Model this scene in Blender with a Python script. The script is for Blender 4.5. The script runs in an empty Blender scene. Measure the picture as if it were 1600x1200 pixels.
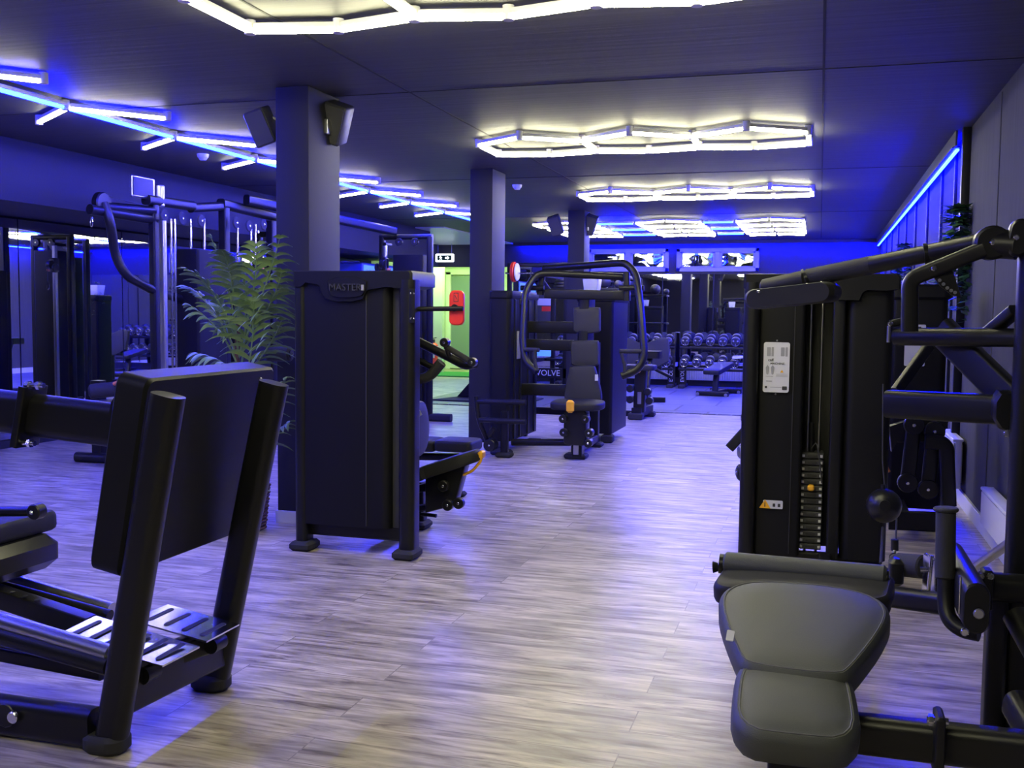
import bpy, math, random
from mathutils import Vector, Matrix
SC = bpy.context.scene
COL = SC.collection
# ------------------------------------------------------------------ camera, world, exposure
CAM_H, FPX = 1.4, 1600.0
TH, PH, RO = math.radians(16.66), math.radians(3.96), 0.010
_f = Vector((-math.sin(TH)*math.cos(PH), math.cos(TH)*math.cos(PH), -math.sin(PH)))
_r = Vector((math.cos(TH), math.sin(TH), 0))
_u = _r.cross(_f)
CR = math.cos(RO)*_r + math.sin(RO)*_u
CU = -math.sin(RO)*_r + math.cos(RO)*_u
CF = _f
cam_data = bpy.data.cameras.new('camera')
cam = bpy.data.objects.new('camera', cam_data); COL.objects.link(cam)
cam.matrix_world = Matrix(((CR.x, CU.x, -CF.x, 0), (CR.y, CU.y, -CF.y, 0), (CR.z, CU.z, -CF.z, CAM_H), (0, 0, 0, 1)))
cam_data.sensor_width = 36; cam_data.lens = 36*FPX/1600
cam_data.clip_start = 0.05; cam_data.clip_end = 200
SC.camera = cam
SC.view_settings.view_transform = 'Standard'
SC.view_settings.look = 'None'
SC.view_settings.gamma = 1
SC.view_settings.use_curve_mapping = False
SC.view_settings.exposure = 0.70
wd = bpy.data.worlds.new('world'); SC.world = wd; wd.use_nodes = True
wd.node_tree.nodes['Background'].inputs[0].default_value = (0.05, 0.05, 0.25, 1)
wd.node_tree.nodes['Background'].inputs[1].default_value = 0.12
SC.cycles.max_bounces = 8; SC.cycles.glossy_bounces = 5; SC.cycles.diffuse_bounces = 4
SC.cycles.sample_clamp_indirect = 4.0
SC.cycles.use_denoising = True

def P(px, py, Z=None, Y=None, X=None, d=None):
    """world point of the room seen at a photo position, on a given plane of the room"""
    r = CF + CR*((px-800)/FPX) + CU*((600-py)/FPX)
    if Z is not None: t = (Z-CAM_H)/r.z
    elif Y is not None: t = Y/r.y
    elif X is not None: t = X/r.x
    else: t = d
    return Vector((r.x*t, r.y*t, CAM_H + r.z*t))

# ------------------------------------------------------------------ materials
def mat(name, base, rough=0.5, metal=0.0, spec=0.5, emit=None, es=0.0, bump=0.0, bscale=60, coat=0.0, var=0.0):
    m = bpy.data.materials.new(name); m.use_nodes = True
    nt = m.node_tree; b = nt.nodes['Principled BSDF']
    b.inputs['Base Color'].default_value = (*base, 1)
    b.inputs['Roughness'].default_value = rough
    b.inputs['Metallic'].default_value = metal
    b.inputs['Specular IOR Level'].default_value = spec
    if coat: b.inputs['Coat Weight'].default_value = coat
    if emit:
        b.inputs['Emission Color'].default_value = (*emit, 1); b.inputs['Emission Strength'].default_value = es
    if bump or var:
        n = nt.nodes.new('ShaderNodeTexNoise'); n.inputs['Scale'].default_value = bscale; n.inputs['Detail'].default_value = 3
        g = nt.nodes.new('ShaderNodeNewGeometry'); nt.links.new(g.outputs['Position'], n.inputs['Vector'])
        if bump:
            bp = nt.nodes.new('ShaderNodeBump'); bp.inputs['Strength'].default_value = bump; bp.inputs['Distance'].default_value = 0.004
            nt.links.new(n.outputs['Fac'], bp.inputs['Height']); nt.links.new(bp.outputs['Normal'], b.inputs['Normal'])
        if var:
            mx = nt.nodes.new('ShaderNodeMix'); mx.data_type = 'RGBA'
            mx.inputs[6].default_value = (*[c*(1-var) for c in base], 1); mx.inputs[7].default_value = (*[min(1, c*(1+var)) for c in base], 1)
            nt.links.new(n.outputs['Fac'], mx.inputs[0]); nt.links.new(mx.outputs[2], b.inputs['Base Color'])
    return m
M = {}
M['steel_black'] = mat('powder coated black steel', (0.008, 0.008, 0.009), 0.36, spec=0.32, bump=0.08, bscale=500)
M['shroud'] = mat('matt black sheet metal', (0.008, 0.008, 0.0095), 0.45, spec=0.18, bump=0.06, bscale=400)
M['plastic'] = mat('black plastic', (0.009, 0.009, 0.010), 0.34, spec=0.4)
M['vinyl'] = mat('charcoal vinyl', (0.052, 0.056, 0.051), 0.55, bump=0.25, bscale=420)
M['vinyl_dark'] = mat('black vinyl', (0.017, 0.017, 0.018), 0.55, spec=0.3, bump=0.2, bscale=420)
M['foam'] = mat('black foam grip', (0.02, 0.02, 0.022), 0.75, bump=0.3, bscale=300)
M['chrome'] = mat('chrome', (0.75, 0.75, 0.77), 0.16, metal=1)
M['steel'] = mat('brushed steel', (0.5, 0.5, 0.52), 0.3, metal=1, bump=0.1, bscale=200)
M['yellow'] = mat('yellow plastic', (0.85, 0.42, 0.02), 0.4)
M['red'] = mat('red plastic', (0.75, 0.035, 0.02), 0.4)
M['orange'] = mat('orange plastic', (0.8, 0.28, 0.1), 0.4)
M['white'] = mat('white enamel', (0.72, 0.72, 0.74), 0.35)
M['label'] = mat('white printed plate', (0.62, 0.62, 0.63), 0.45)
M['ink'] = mat('dark print', (0.03, 0.03, 0.03), 0.6)
M['grey_print'] = mat('grey print', (0.3, 0.3, 0.3), 0.6)
M['pillar'] = mat('dark painted pillar', (0.018, 0.018, 0.021), 0.6, spec=0.25, bump=0.1, bscale=90)
M['wall'] = mat('dark painted wall', (0.03, 0.03, 0.036), 0.65, spec=0.25, bump=0.1, bscale=60, var=0.12)
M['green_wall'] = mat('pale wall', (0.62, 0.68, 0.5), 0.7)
M['thread'] = mat('grey seam thread', (0.13, 0.13, 0.13), 0.8)
M['rubber'] = mat('black rubber', (0.02, 0.02, 0.02), 0.8)
M['glass_dark'] = mat('dark window glass', (0.02, 0.035, 0.03), 0.04, spec=1.0)
M['door_pane'] = mat('greyish door glass', (0.22, 0.28, 0.26), 0.15)
M['dark_green'] = mat('dark foliage', (0.05, 0.14, 0.05), 0.5)
M['turf'] = mat('green turf', (0.03, 0.22, 0.06), 0.9, bump=0.8, bscale=300, var=0.5)
M['fridge_blue'] = mat('blue fridge paint', (0.03, 0.06, 0.45), 0.4)
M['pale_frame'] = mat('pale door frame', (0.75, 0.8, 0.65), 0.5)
M['carbon'] = mat('dark grey iron', (0.05, 0.05, 0.055), 0.45)
def mirror_mat():
    m = mat('mirror', (0.78, 0.8, 0.82), 0.015, metal=1); return m
M['mirror'] = mirror_mat()
def ceiling_mat():
    m = mat('dark ceiling paint', (0.05, 0.05, 0.052), 0.6)
    nt = m.node_tree; b = nt.nodes['Principled BSDF']
    g = nt.nodes.new('ShaderNodeNewGeometry')
    mp = nt.nodes.new('ShaderNodeMapping'); mp.inputs['Scale'].default_value = (0.6, 14, 1)
    n = nt.nodes.new('ShaderNodeTexNoise'); n.inputs['Scale'].default_value = 1.5; n.inputs['Detail'].default_value = 6
    nt.links.new(g.outputs['Position'], mp.inputs['Vector']); nt.links.new(mp.outputs[0], n.inputs['Vector'])
    cr = nt.nodes.new('ShaderNodeMix'); cr.data_type = 'RGBA'
    cr.inputs[6].default_value = (0.042, 0.042, 0.041, 1); cr.inputs[7].default_value = (0.075, 0.075, 0.073, 1)
    nt.links.new(n.outputs['Fac'], cr.inputs[0]); nt.links.new(cr.outputs[2], b.inputs['Base Color'])
    bp = nt.nodes.new('ShaderNodeBump'); bp.inputs['Strength'].default_value = 0.3; bp.inputs['Distance'].default_value = 0.01
    nt.links.new(n.outputs['Fac'], bp.inputs['Height']); nt.links.new(bp.outputs[0], b.inputs['Normal'])
    return m
M['ceiling'] = ceiling_mat()
def floor_mat():
    m = bpy.data.materials.new('wood plank vinyl floor'); m.use_nodes = True
    nt = m.node_tree; b = nt.nodes['Principled BSDF']; N = nt.nodes.new; L = nt.links.new
    g = N('ShaderNodeNewGeometry')
    bk = N('ShaderNodeTexBrick'); bk.inputs['Scale'].default_value = 1.0
    bk.inputs['Brick Width'].default_value = 1.55; bk.inputs['Row Height'].default_value = 0.185
    bk.inputs['Mortar Size'].default_value = 0.0022; bk.inputs['Bias'].default_value = 0
    bk.offset = 0.37; bk.offset_frequency = 2
    bk.inputs['Color1'].default_value = (0.0, 0.0, 0.0, 1); bk.inputs['Color2'].default_value = (1, 1, 1, 1)
    bk.inputs['Mortar'].default_value = (0.5, 0.5, 0.5, 1)
    L(g.outputs['Position'], bk.inputs['Vector'])
    # plank dependent shift of the grain
    sh = N('ShaderNodeVectorMath'); sh.operation = 'MULTIPLY_ADD'
    sh.inputs[1].default_value = (7.3, 3.1, 0); L(bk.outputs['Color'], sh.inputs[0]); L(g.outputs['Position'], sh.inputs[2])
    mp = N('ShaderNodeMapping'); mp.inputs['Scale'].default_value = (1.9, 15, 1); L(sh.outputs[0], mp.inputs['Vector'])
    n1 = N('ShaderNodeTexNoise'); n1.inputs['Scale'].default_value = 1.5; n1.inputs['Detail'].default_value = 7; n1.inputs['Roughness'].default_value = 0.62; n1.inputs['Distortion'].default_value = 1.1
    L(mp.outputs[0], n1.inputs['Vector'])
    mp2 = N('ShaderNodeMapping'); mp2.inputs['Scale'].default_value = (2.2, 7, 1); L(sh.outputs[0], mp2.inputs['Vector'])
    n2 = N('ShaderNodeTexNoise'); n2.inputs['Scale'].default_value = 1.3; n2.inputs['Detail'].default_value = 4; L(mp2.outputs[0], n2.inputs['Vector'])
    r1 = N('ShaderNodeValToRGB'); e = r1.color_ramp.elements
    e[0].position = 0.33; e[0].color = (0.15, 0.12, 0.088, 1); e[1].position = 0.66; e[1].color = (0.60, 0.54, 0.41, 1)
    x = r1.color_ramp.elements.new(0.45); x.color = (0.37, 0.318, 0.23, 1)
    L(n1.outputs['Fac'], r1.inputs[0])
    r2 = N('ShaderNodeValToRGB'); e = r2.color_ramp.elements
    e[0].position = 0.38; e[0].color = (0.55, 0.54, 0.53, 1); e[1].position = 0.58; e[1].color = (1.1, 1.1, 1.1, 1)
    L(n2.outputs['Fac'], r2.inputs[0])
    mu = N('ShaderNodeMix'); mu.data_type = 'RGBA'; mu.blend_type = 'MULTIPLY'; mu.inputs[0].default_value = 0.75
    L(r1.outputs[0], mu.inputs[6]); L(r2.outputs[0], mu.inputs[7])
    pv = N('ShaderNodeMapRange'); pv.inputs[3].default_value = 0.86; pv.inputs[4].default_value = 1.1; L(bk.outputs['Color'], pv.inputs[0])
    m3 = N('ShaderNodeVectorMath'); m3.operation = 'SCALE'; L(mu.outputs[2], m3.inputs[0]); L(pv.outputs[0], m3.inputs['Scale'])
    gap = N('ShaderNodeMix'); gap.data_type = 'RGBA'; gap.inputs[7].default_value = (0.09, 0.075, 0.065, 1)
    gf = N('ShaderNodeMath'); gf.operation = 'MULTIPLY'; gf.inputs[1].default_value = 0.6; L(bk.outputs['Fac'], gf.inputs[0])
    L(gf.outputs[0], gap.inputs[0]); L(m3.outputs[0], gap.inputs[6]); L(gap.outputs[2], b.inputs['Base Color'])
    rr = N('ShaderNodeMapRange'); rr.inputs[3].default_value = 0.42; rr.inputs[4].default_value = 0.3; L(n1.outputs['Fac'], rr.inputs[0]); L(rr.outputs[0], b.inputs['Roughness'])
    bp = N('ShaderNodeBump'); bp.inputs['Strength'].default_value = 0.15; bp.inputs['Distance'].default_value = 0.002
    L(n1.outputs['Fac'], bp.inputs['Height']); L(bp.outputs[0], b.inputs['Normal'])
    return m
M['floor'] = floor_mat()
def tile_mat():
    m = bpy.data.materials.new('rubber gym tiles'); m.use_nodes = True
    nt = m.node_tree; b = nt.nodes['Principled BSDF']; N = nt.nodes.new; L = nt.links.new
    g = N('ShaderNodeNewGeometry')
    bk = N('ShaderNodeTexBrick'); bk.inputs['Scale'].default_value = 1.0
    bk.inputs['Brick Width'].default_value = 1.0; bk.inputs['Row Height'].default_value = 1.0; bk.offset = 0.5
    bk.inputs['Mortar Size'].default_value = 0.02
    bk.inputs['Color1'].default_value = (0.10, 0.10, 0.11, 1); bk.inputs['Color2'].default_value = (0.13, 0.13, 0.14, 1); bk.inputs['Mortar'].default_value = (0.02, 0.02, 0.02, 1)
    L(g.outputs['Position'], bk.inputs['Vector']); L(bk.outputs['Color'], b.inputs['Base Color']); b.inputs['Roughness'].default_value = 0.45
    return m
M['tiles'] = tile_mat()
def curtain_mat():
    m = mat('grey wall panelling', (0.11, 0.11, 0.125), 0.9, spec=0.04)
    nt = m.node_tree; b = nt.nodes['Principled BSDF']
    g = nt.nodes.new('ShaderNodeNewGeometry')
    mp = nt.nodes.new('ShaderNodeMapping'); mp.inputs['Scale'].default_value = (40, 40, 0.6)
    n = nt.nodes.new('ShaderNodeTexNoise'); n.inputs['Scale'].default_value = 3; n.inputs['Detail'].default_value = 5
    nt.links.new(g.outputs['Position'], mp.inputs['Vector']); nt.links.new(mp.outputs[0], n.inputs['Vector'])
    cr = nt.nodes.new('ShaderNodeMix'); cr.data_type = 'RGBA'
    cr.inputs[6].default_value = (0.05, 0.05, 0.055, 1); cr.inputs[7].default_value = (0.11, 0.11, 0.12, 1)
    nt.links.new(n.outputs['Fac'], cr.inputs[0]); nt.links.new(cr.outputs[2], b.inputs['Base Color'])
    return m
M['panel'] = curtain_mat()
WHITE_S, BLUE_S = 46.0, 320.0
M['led_white'] = mat('white led tube', (0.9, 0.9, 0.85), 0.3, emit=(1.0, 0.96, 0.60), es=WHITE_S)
M['led_soft'] = mat('white led branch tube', (0.9, 0.9, 0.85), 0.3, emit=(1.0, 0.96, 0.66), es=20.0)
M['led_blue'] = mat('blue led strip', (0.05, 0.1, 0.5), 0.3, emit=(0.0008, 0.0028, 1.0), es=BLUE_S)
M['led_wall'] = mat('blue led wall strip', (0.05, 0.1, 0.5), 0.3, emit=(0.0004, 0.0012, 1.0), es=750)
M['sign_lit'] = mat('lit exit sign face', (0.9, 1, 0.95), 0.3, emit=(0.9, 1, 0.95), es=1.6)
M['screen'] = mat('lit blue display', (0.05, 0.1, 0.4), 0.3, emit=(0.05, 0.16, 0.8), es=1.2)

# ------------------------------------------------------------------ mesh helpers
V = Vector
def rrect(w, h, r, n=4):
    r = min(r, w/2-1e-4, h/2-1e-4); pts = []
    for cx, cy, a0 in ((w/2-r, h/2-r, 0), (-w/2+r, h/2-r, 90), (-w/2+r, -h/2+r, 180), (w/2-r, -h/2+r, 270)):
        for i in range(n+1):
            a = math.radians(a0+90*i/n); pts.append((cx+r*math.cos(a), cy+r*math.sin(a)))
    return pts
def circle(r, n=16): return [(r*math.cos(2*math.pi*i/n), r*math.sin(2*math.pi*i/n)) for i in range(n)]
def fillet(pts, r, n=6):
    pts = [V(p) for p in pts]; out = [pts[0]]
    for i in range(1, len(pts)-1):
        a, b, c = pts[i-1], pts[i], pts[i+1]
        d1, d2 = (a-b), (c-b); l = min(r, d1.length*0.49, d2.length*0.49)
        s, e = b+d1.normalized()*l, b+d2.normalized()*l
        for k in range(n+1):
            t = k/n; out.append(s*(1-t)**2 + b*2*t*(1-t) + e*t*t)
    out.append(pts[-1]); return out
class MB:
    def __init__(s): s.v = []; s.f = []
    def add(s, vs, fs):
        o = len(s.v); s.v += [tuple(v) for v in vs]; s.f += [tuple(i+o for i in f) for f in fs]; return s
    def sweep(s, path, prof, up=(0, 0, 1), cap=True, scales=None):
        path = [V(p) for p in path]; up = V(up); n = len(prof); vs = []
        for i, p in enumerate(path):
            if i == 0: t = path[1]-p
            elif i == len(path)-1: t = p-path[i-1]
            else: t = (path[i+1]-p).normalized()+(p-path[i-1]).normalized()
            t.normalize(); u = up
            if abs(t.dot(u)) > 0.98: u = V((0, 1, 0)) if abs(t.y) < 0.9 else V((1, 0, 0))
            sd = t.cross(u).normalized(); uu = sd.cross(t).normalized(); k = scales[i] if scales else 1
            vs += [p+sd*(a*k)+uu*(b*k) for a, b in prof]
        fs = []
        for i in range(len(path)-1):
            for j in range(n):
                k = (j+1) % n; fs.append((i*n+j, i*n+k, (i+1)*n+k, (i+1)*n+j))
        if cap:
            fs.append(tuple(range(n-1, -1, -1))); fs.append(tuple((len(path)-1)*n+j for j in range(n)))
        return s.add(vs, fs)
    def tube(s, pts, r, bend=0.08, seg=14): return s.sweep(fillet(pts, bend) if len(pts) > 2 else pts, circle(r, seg))
    def bar(s, a, b, w, h, up=(0, 0, 1), r=0.012): return s.sweep([a, b], rrect(w, h, r), up)
    def bars(s, pts, w, h, up=(0, 0, 1), r=0.012, bend=0.05): return s.sweep(fillet(pts, bend), rrect(w, h, r), up)
    def box(s, c, size, r=0.004, rot=None):
        c = V(c); sx, sy, sz = [q/2 for q in size]; r = min(r, sx*.9, sy*.9, sz*.9)
        pr = rrect(2*sx, 2*sy, max(r, 1e-4), 3); inner = rrect(2*(sx-r), 2*(sy-r), max(r*0.5, 1e-4), 3); vs = []
        for z, q in ((-sz, inner), (-sz+r, pr), (sz-r, pr), (sz, inner)): vs += [V((x, y, z)) for x, y in q]
        n = len(pr); fs = []
        for i in range(3):
            for j in range(n): k = (j+1) % n; fs.append((i*n+j, i*n+k, (i+1)*n+k, (i+1)*n+j))
        fs.append(tuple(range(n-1, -1, -1))); fs.append(tuple(3*n+j for j in range(n)))
        R = rot if rot is not None else Matrix.Identity(3)
        return s.add([c+R@v for v in vs], fs)
    def cyl(s, a, b, r, r2=None, seg=20, bev=0.0):
        a, b = V(a), V(b)
        if bev:
            d = (b-a).normalized()*bev; return s.sweep([a, a+d, b-d, b], circle(r, seg), scales=[(r-bev)/r, 1, 1, (r-bev)/r])
        return s.sweep([a, b], circle(r, seg), scales=[1, (r2 if r2 is not None else r)/r])
    def prism(s, poly, o, u, v, t, bev=0.0):
        o, u, v = V(o), V(u).normalized(), V(v); v = (v-u*v.dot(u)).normalized(); n = u.cross(v)
        m = len(poly); cx = sum(p[0] for p in poly)/m; cy = sum(p[1] for p in poly)/m; rings = []
        levels = ((-t/2, 1), (t/2, 1)) if not bev else ((-t/2, 0), (-t/2+bev, 1), (t/2-bev, 1), (t/2, 0))
        ext = max(max(abs(p[0]-cx), abs(p[1]-cy)) for p in poly)
        for z, k in levels:
            q = 1 if k else 1-bev/ext
            rings += [o+u*(cx+(x-cx)*q)+v*(cy+(y-cy)*q)+n*z for x, y in poly]
        fs = []
        for i in range(len(levels)-1):
            for j in range(m): k = (j+1) % m; fs.append((i*m+j, i*m+k, (i+1)*m+k, (i+1)*m+j))
        fs.append(tuple(range(m-1, -1, -1))); fs.append(tuple((len(levels)-1)*m+j for j in range(m)))
        return s.add(rings, fs)
    def pad(s, poly, o, u, v, t, dome=0.006, edge=0.014):
        """upholstered cushion: outline in (u, v), thickness t upward along u x v"""
        o, u, v = V(o), V(u).normalized(), V(v); v = (v-u*v.dot(u)).normalized(); n = u.cross(v)
        m = len(poly); cx = sum(p[0] for p in poly)/m; cy = sum(p[1] for p in poly)/m
        ext = max(max(abs(p[0]-cx), abs(p[1]-cy)) for p in poly); e = edge/ext; vs = []
        s.seam = [o+u*(cx+(x-cx)*(1-e*1.05))+v*(cy+(y-cy)*(1-e*1.05))+n*(t*.965) for x, y in poly]; lv = [(1-e, 0), (1-e*.3, t*.08), (1, t*.25), (1, t*.72), (1-e*.25, t*.86), (1-e*.8, t*.96), (1-e*1.1, t*.955), (1-e*1.7, t), (.6, t+dome*.7), (.25, t+dome)]
        for q, z in lv: vs += [o+u*(cx+(x-cx)*q)+v*(cy+(y-cy)*q)+n*z for x, y in poly]
        fs = []
        for i in range(len(lv)-1):
            for j in range(m): k = (j+1) % m; fs.append((i*m+j, i*m+k, (i+1)*m+k, (i+1)*m+j))
        fs.append(tuple(range(m-1, -1, -1))); fs.append(tuple((len(lv)-1)*m+j for j in range(m)))
        return s.add(vs, fs)
    def sphere(s, c, r, seg=18, sq=(1, 1, 1)):
        c = V(c); vs = []; rn = seg//2
        for i in range(rn+1):
            a = math.pi*i/rn
            for j in range(seg):
                b = 2*math.pi*j/seg; vs.append(c+V((r*sq[0]*math.sin(a)*math.cos(b), r*sq[1]*math.sin(a)*math.sin(b), r*sq[2]*math.cos(a))))
        fs = [(i*seg+j, (i+1)*seg+j, (i+1)*seg+(j+1) % seg, i*seg+(j+1) % seg) for i in range(rn) for j in range(seg)]
        return s.add(vs, fs)
    def build(s, name, m, parent=None, smooth=True):
        me = bpy.data.meshes.new(name); me.from_pydata(s.v, [], s.f); me.validate(); me.update()
        me.materials.append(M[m] if isinstance(m, str) else m)
        if smooth:
            for p in me.polygons: p.use_smooth = True
            try: me.set_sharp_from_angle(angle=math.radians(38))
            except Exception: pass
        o = bpy.data.objects.new(name, me); COL.objects.link(o)
        if parent is not None:
            o.parent = parent
            if parent.type == 'EMPTY' or True: o.matrix_parent_inverse = parent.matrix_world.inverted() if parent.get('_w') is None else Matrix(parent['_w']).inverted()
        return o
def tag(o, label, cat, group=None, kind=None):
    o['label'] = label; o['category'] = cat
    if group: o['group'] = group
    if kind: o['kind'] = kind
    return o
def thing(name, loc, label, cat, group=None):
    o = bpy.data.objects.new(name, None); COL.objects.link(o); o.location = loc; o.empty_display_size = 0.1
    bpy.context.view_layer.update()
    return tag(o, label, cat, group)
def struct(name, mb, m, smooth=True):
    o = mb.build(name, m, None, smooth); o['kind'] = 'structure'; return o
def text(name, s, o, u, v, size, m, parent, ext=0.0008, align='CENTER'):
    c = bpy.data.curves.new(name, 'FONT'); c.body = s; c.size = size; c.extrude = ext; c.align_x = align; c.align_y = 'CENTER'; c.resolution_u = 3
    tmp = bpy.data.objects.new(name+'_source', c); COL.objects.link(tmp); bpy.context.view_layer.update()
    me = bpy.data.meshes.new_from_object(tmp.evaluated_get(bpy.context.evaluated_depsgraph_get()))
    bpy.data.objects.remove(tmp)
    u = V(u).normalized(); v = V(v); v = (v-u*v.dot(u)).normalized(); n = u.cross(v); o = V(o)
    mw = Matrix(((u.x, v.x, n.x, o.x), (u.y, v.y, n.y, o.y), (u.z, v.z, n.z, o.z), (0, 0, 0, 1)))
    me.transform(mw); me.materials.clear(); me.materials.append(M[m])
    ob = bpy.data.objects.new(name, me); COL.objects.link(ob)
    ob.parent = parent; ob.matrix_parent_inverse = parent.matrix_world.inverted(); return ob
def copy_tree(src, loc, rotz=None, scale=None, parent=None, label=None):
    """copy a thing with its parts and sub-parts (mesh data shared)"""
    c = src.copy(); COL.objects.link(c)
    if parent is None:
        c.location = loc
        if rotz is not None: c.rotation_euler = (0, 0, rotz)
        if scale is not None: c.scale = (scale,)*3
        if label: c['label'] = label
    else: c.parent = parent
    for ch in list(src.children): copy_tree(ch, None, parent=c)
    return c

# ------------------------------------------------------------------ the room
XR, XL, YF, YB, ZC = 1.06, -7.75, 20.4, -2.5, 2.84
YS = 14.55                      # where the wood floor ends and the rubber tiles begin
struct('floor', MB().box(((XR-13)/2, (YB+YS)/2, -0.05), (XR+13+.3, YS-YB, 0.1), 0.0005), 'floor', False)
struct('floor_tiles', MB().box((-2.4, (YS+25)/2+.05, -0.05), (7.4, 25-YS-.1, 0.1), 0.0005), 'tiles', False)
struct('floor_hall', MB().box((-9.65, (YS+25)/2+.05, -0.05), (7.1, 25-YS-.1, 0.1), 0.0005), 'floor', False)
mb = MB()
for i in range(44):
    x = XL+0.1+i*0.2
    mb.box((x, YS+.05, 0.004), (0.17, 0.10, 0.012), 0.003)
tr = struct('trim_1', mb, 'carbon')
struct('ceiling', MB().box(((XR+XL)/2-1.5, (YB+YF)/2+1.5, ZC+.05), (XR-XL+4, YF-YB+5, 0.1), .0005), 'ceiling', False)
mb = MB()   # plaster board seams in the ceiling
for y in (6.35, 10.6, 14.9): mb.box((-2.8, y, ZC-.001), (7.7, 0.008, 0.004), .0005)
for x in (-0.02, -2.62): mb.box((x, 8.8, ZC-.001), (0.014, 22, 0.004), .0005)
struct('trim_2', mb, 'rubber', False)
struct('wall_right', MB().box((XR+.1, (YB+YF)/2, ZC/2), (0.2, YF-YB, ZC), .0005), 'panel', False)
struct('wall_back', MB().box((-3.3, YB-.1, ZC/2), (9.5, 0.2, ZC), .0005), 'wall', False)
struct('wall_left', MB().box((XL-.1, (YB+17)/2, ZC/2), (0.2, 17-YB, ZC), .0005), 'wall', False)
# bulkhead along the left wall
struct('wall_bulkhead', MB().box(((XL-6.62)/2, (YB+17)/2, (ZC+2.31)/2), (XL+6.62 and -(XL+6.62), 17-YB, ZC-2.31), .001), 'wall', False)
# far wall with opening to the hall at its left end
mb = MB(); mb.box(((-6.1+XR)/2, YF+.1, ZC/2), (XR+6.1, 0.2, ZC), .0005)
mb.box((-7.3, YF+.1, 2.6), (2.4, 0.2, 0.48), .0005)
struct('wall_far', mb, 'wall', False)
mb = MB(); mb.box((XL-.1, 18.75, 2.6), (0.2, 3.5, .48), .0005)
struct('wall_header', mb, 'wall', False)
# green lit hall beyond the openings
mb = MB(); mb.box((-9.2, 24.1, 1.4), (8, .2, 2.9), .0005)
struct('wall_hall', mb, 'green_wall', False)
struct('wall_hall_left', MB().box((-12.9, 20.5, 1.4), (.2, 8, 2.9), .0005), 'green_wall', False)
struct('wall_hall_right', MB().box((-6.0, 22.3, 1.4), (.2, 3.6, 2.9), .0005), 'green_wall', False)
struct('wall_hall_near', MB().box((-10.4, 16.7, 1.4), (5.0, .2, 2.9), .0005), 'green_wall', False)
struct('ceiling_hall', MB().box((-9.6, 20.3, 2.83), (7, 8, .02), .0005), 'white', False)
# mirrors
mb = MB()
y = 0.5
while y < 16.4:
    mb.box((XL+.008, y+.795, 1.19), (0.012, 1.585, 2.2), .001); y += 1.6
mo = struct('wall_mirror_left', mb, 'mirror', False)
mb = MB(); x = -6.0
while x < 0.9:
    mb.box((x+.495, YF-.008, 1.18), (0.985, 0.012, 2.04), .001); x += 1.0
struct('wall_mirror_far', mb, 'mirror', False)
# pillars
def pillar(n, y0, y1, x0=-3.41, x1=-3.175):
    struct(n, MB().box(((x0+x1)/2, (y0+y1)/2, ZC/2), (x1-x0, y1-y0, ZC), .004), 'pillar')
    struct(n.replace('wall_pillar', 'baseboard_pillar'), MB().box(((x0+x1)/2, (y0+y1)/2, .04), (x1-x0+.024, y1-y0+.024, .08), .002), 'white')
pillar('wall_pillar_near', 6.0, 6.45); pillar('wall_pillar_middle', 9.86, 10.3); pillar('wall_pillar_far', 14.05, 14.4)
# right wall: pelmet, baseboard, vertical battens
struct('trim_pelmet', MB().box((XR-.09, (8.65+YF)/2, ZC-.06), (0.015, YF-8.65, 0.12), .001), 'carbon', False)
struct('baseboard_right', MB().box((XR-.01, (YB+YF)/2, .055), (0.02, YF-YB, 0.11), .002), 'white')
mb = MB()
for y in (9.3, 10.3, 11.6, 13.0, 14.4, 15.8, 17.2, 18.6): mb.box((XR-.012, y, 1.42), (0.024, .035, 2.7), .003)
struct('trim_batten', mb, 'steel_black')
struct('trim_batten_near', MB().box((XR-.03, 8.55, 1.42), (0.06, .07, ZC), .003), 'steel_black')
mb = MB()      # wavy vertical panelling, near stretch
for i in range(60):
    yy = YB+.3+i*.18
    if yy < 8.4 and i % 7 == 3: mb.box((XR-.002, yy, 1.47), (.008, .012, 2.7), .001)
struct('trim_panelling', mb, 'panel')
# far wall cove
struct('trim_cove', MB().box((-2.5, YF-.19, ZC-.035), (7.1, .015, .07), .001), 'carbon', False)
# windows high in the far wall
def window(n, x0, x1, z0, z1):
    mb = MB(); y = YF-.03; w = .07
    mb.box(((x0+x1)/2, y, z0+w/2), (x1-x0, .06, w)); mb.box(((x0+x1)/2, y, z1-w/2), (x1-x0, .06, w))
    for x in (x0+w/2, x1-w/2): mb.box((x, y, (z0+z1)/2), (w, .06, z1-z0))
    cx = (x0+x1)/2; mb.box((cx, y, (z0+z1)/2), (.09, .05, z1-z0))
    for a, b in ((x0+w, cx-.045), (cx+.045, x1-w)):
        for q in (a+.02, b-.02): mb.box((q, y-.005, (z0+z1)/2), (.04, .05, z1-z0-2*w))
        for q in (z0+w+.015, z1-w-.015): mb.box(((a+b)/2, y-.005, q), (b-a, .05, .03))
    fr = struct(n, mb, 'window_frame')
    for a, b in ((x0+w, cx-.045), (cx+.045, x1-w)):
        MB().box(((a+b)/2, y+.01, (z0+z1)/2), (b-a, .008, z1-z0-2*w), .001).build('pane', M['pane'], fr)
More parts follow.
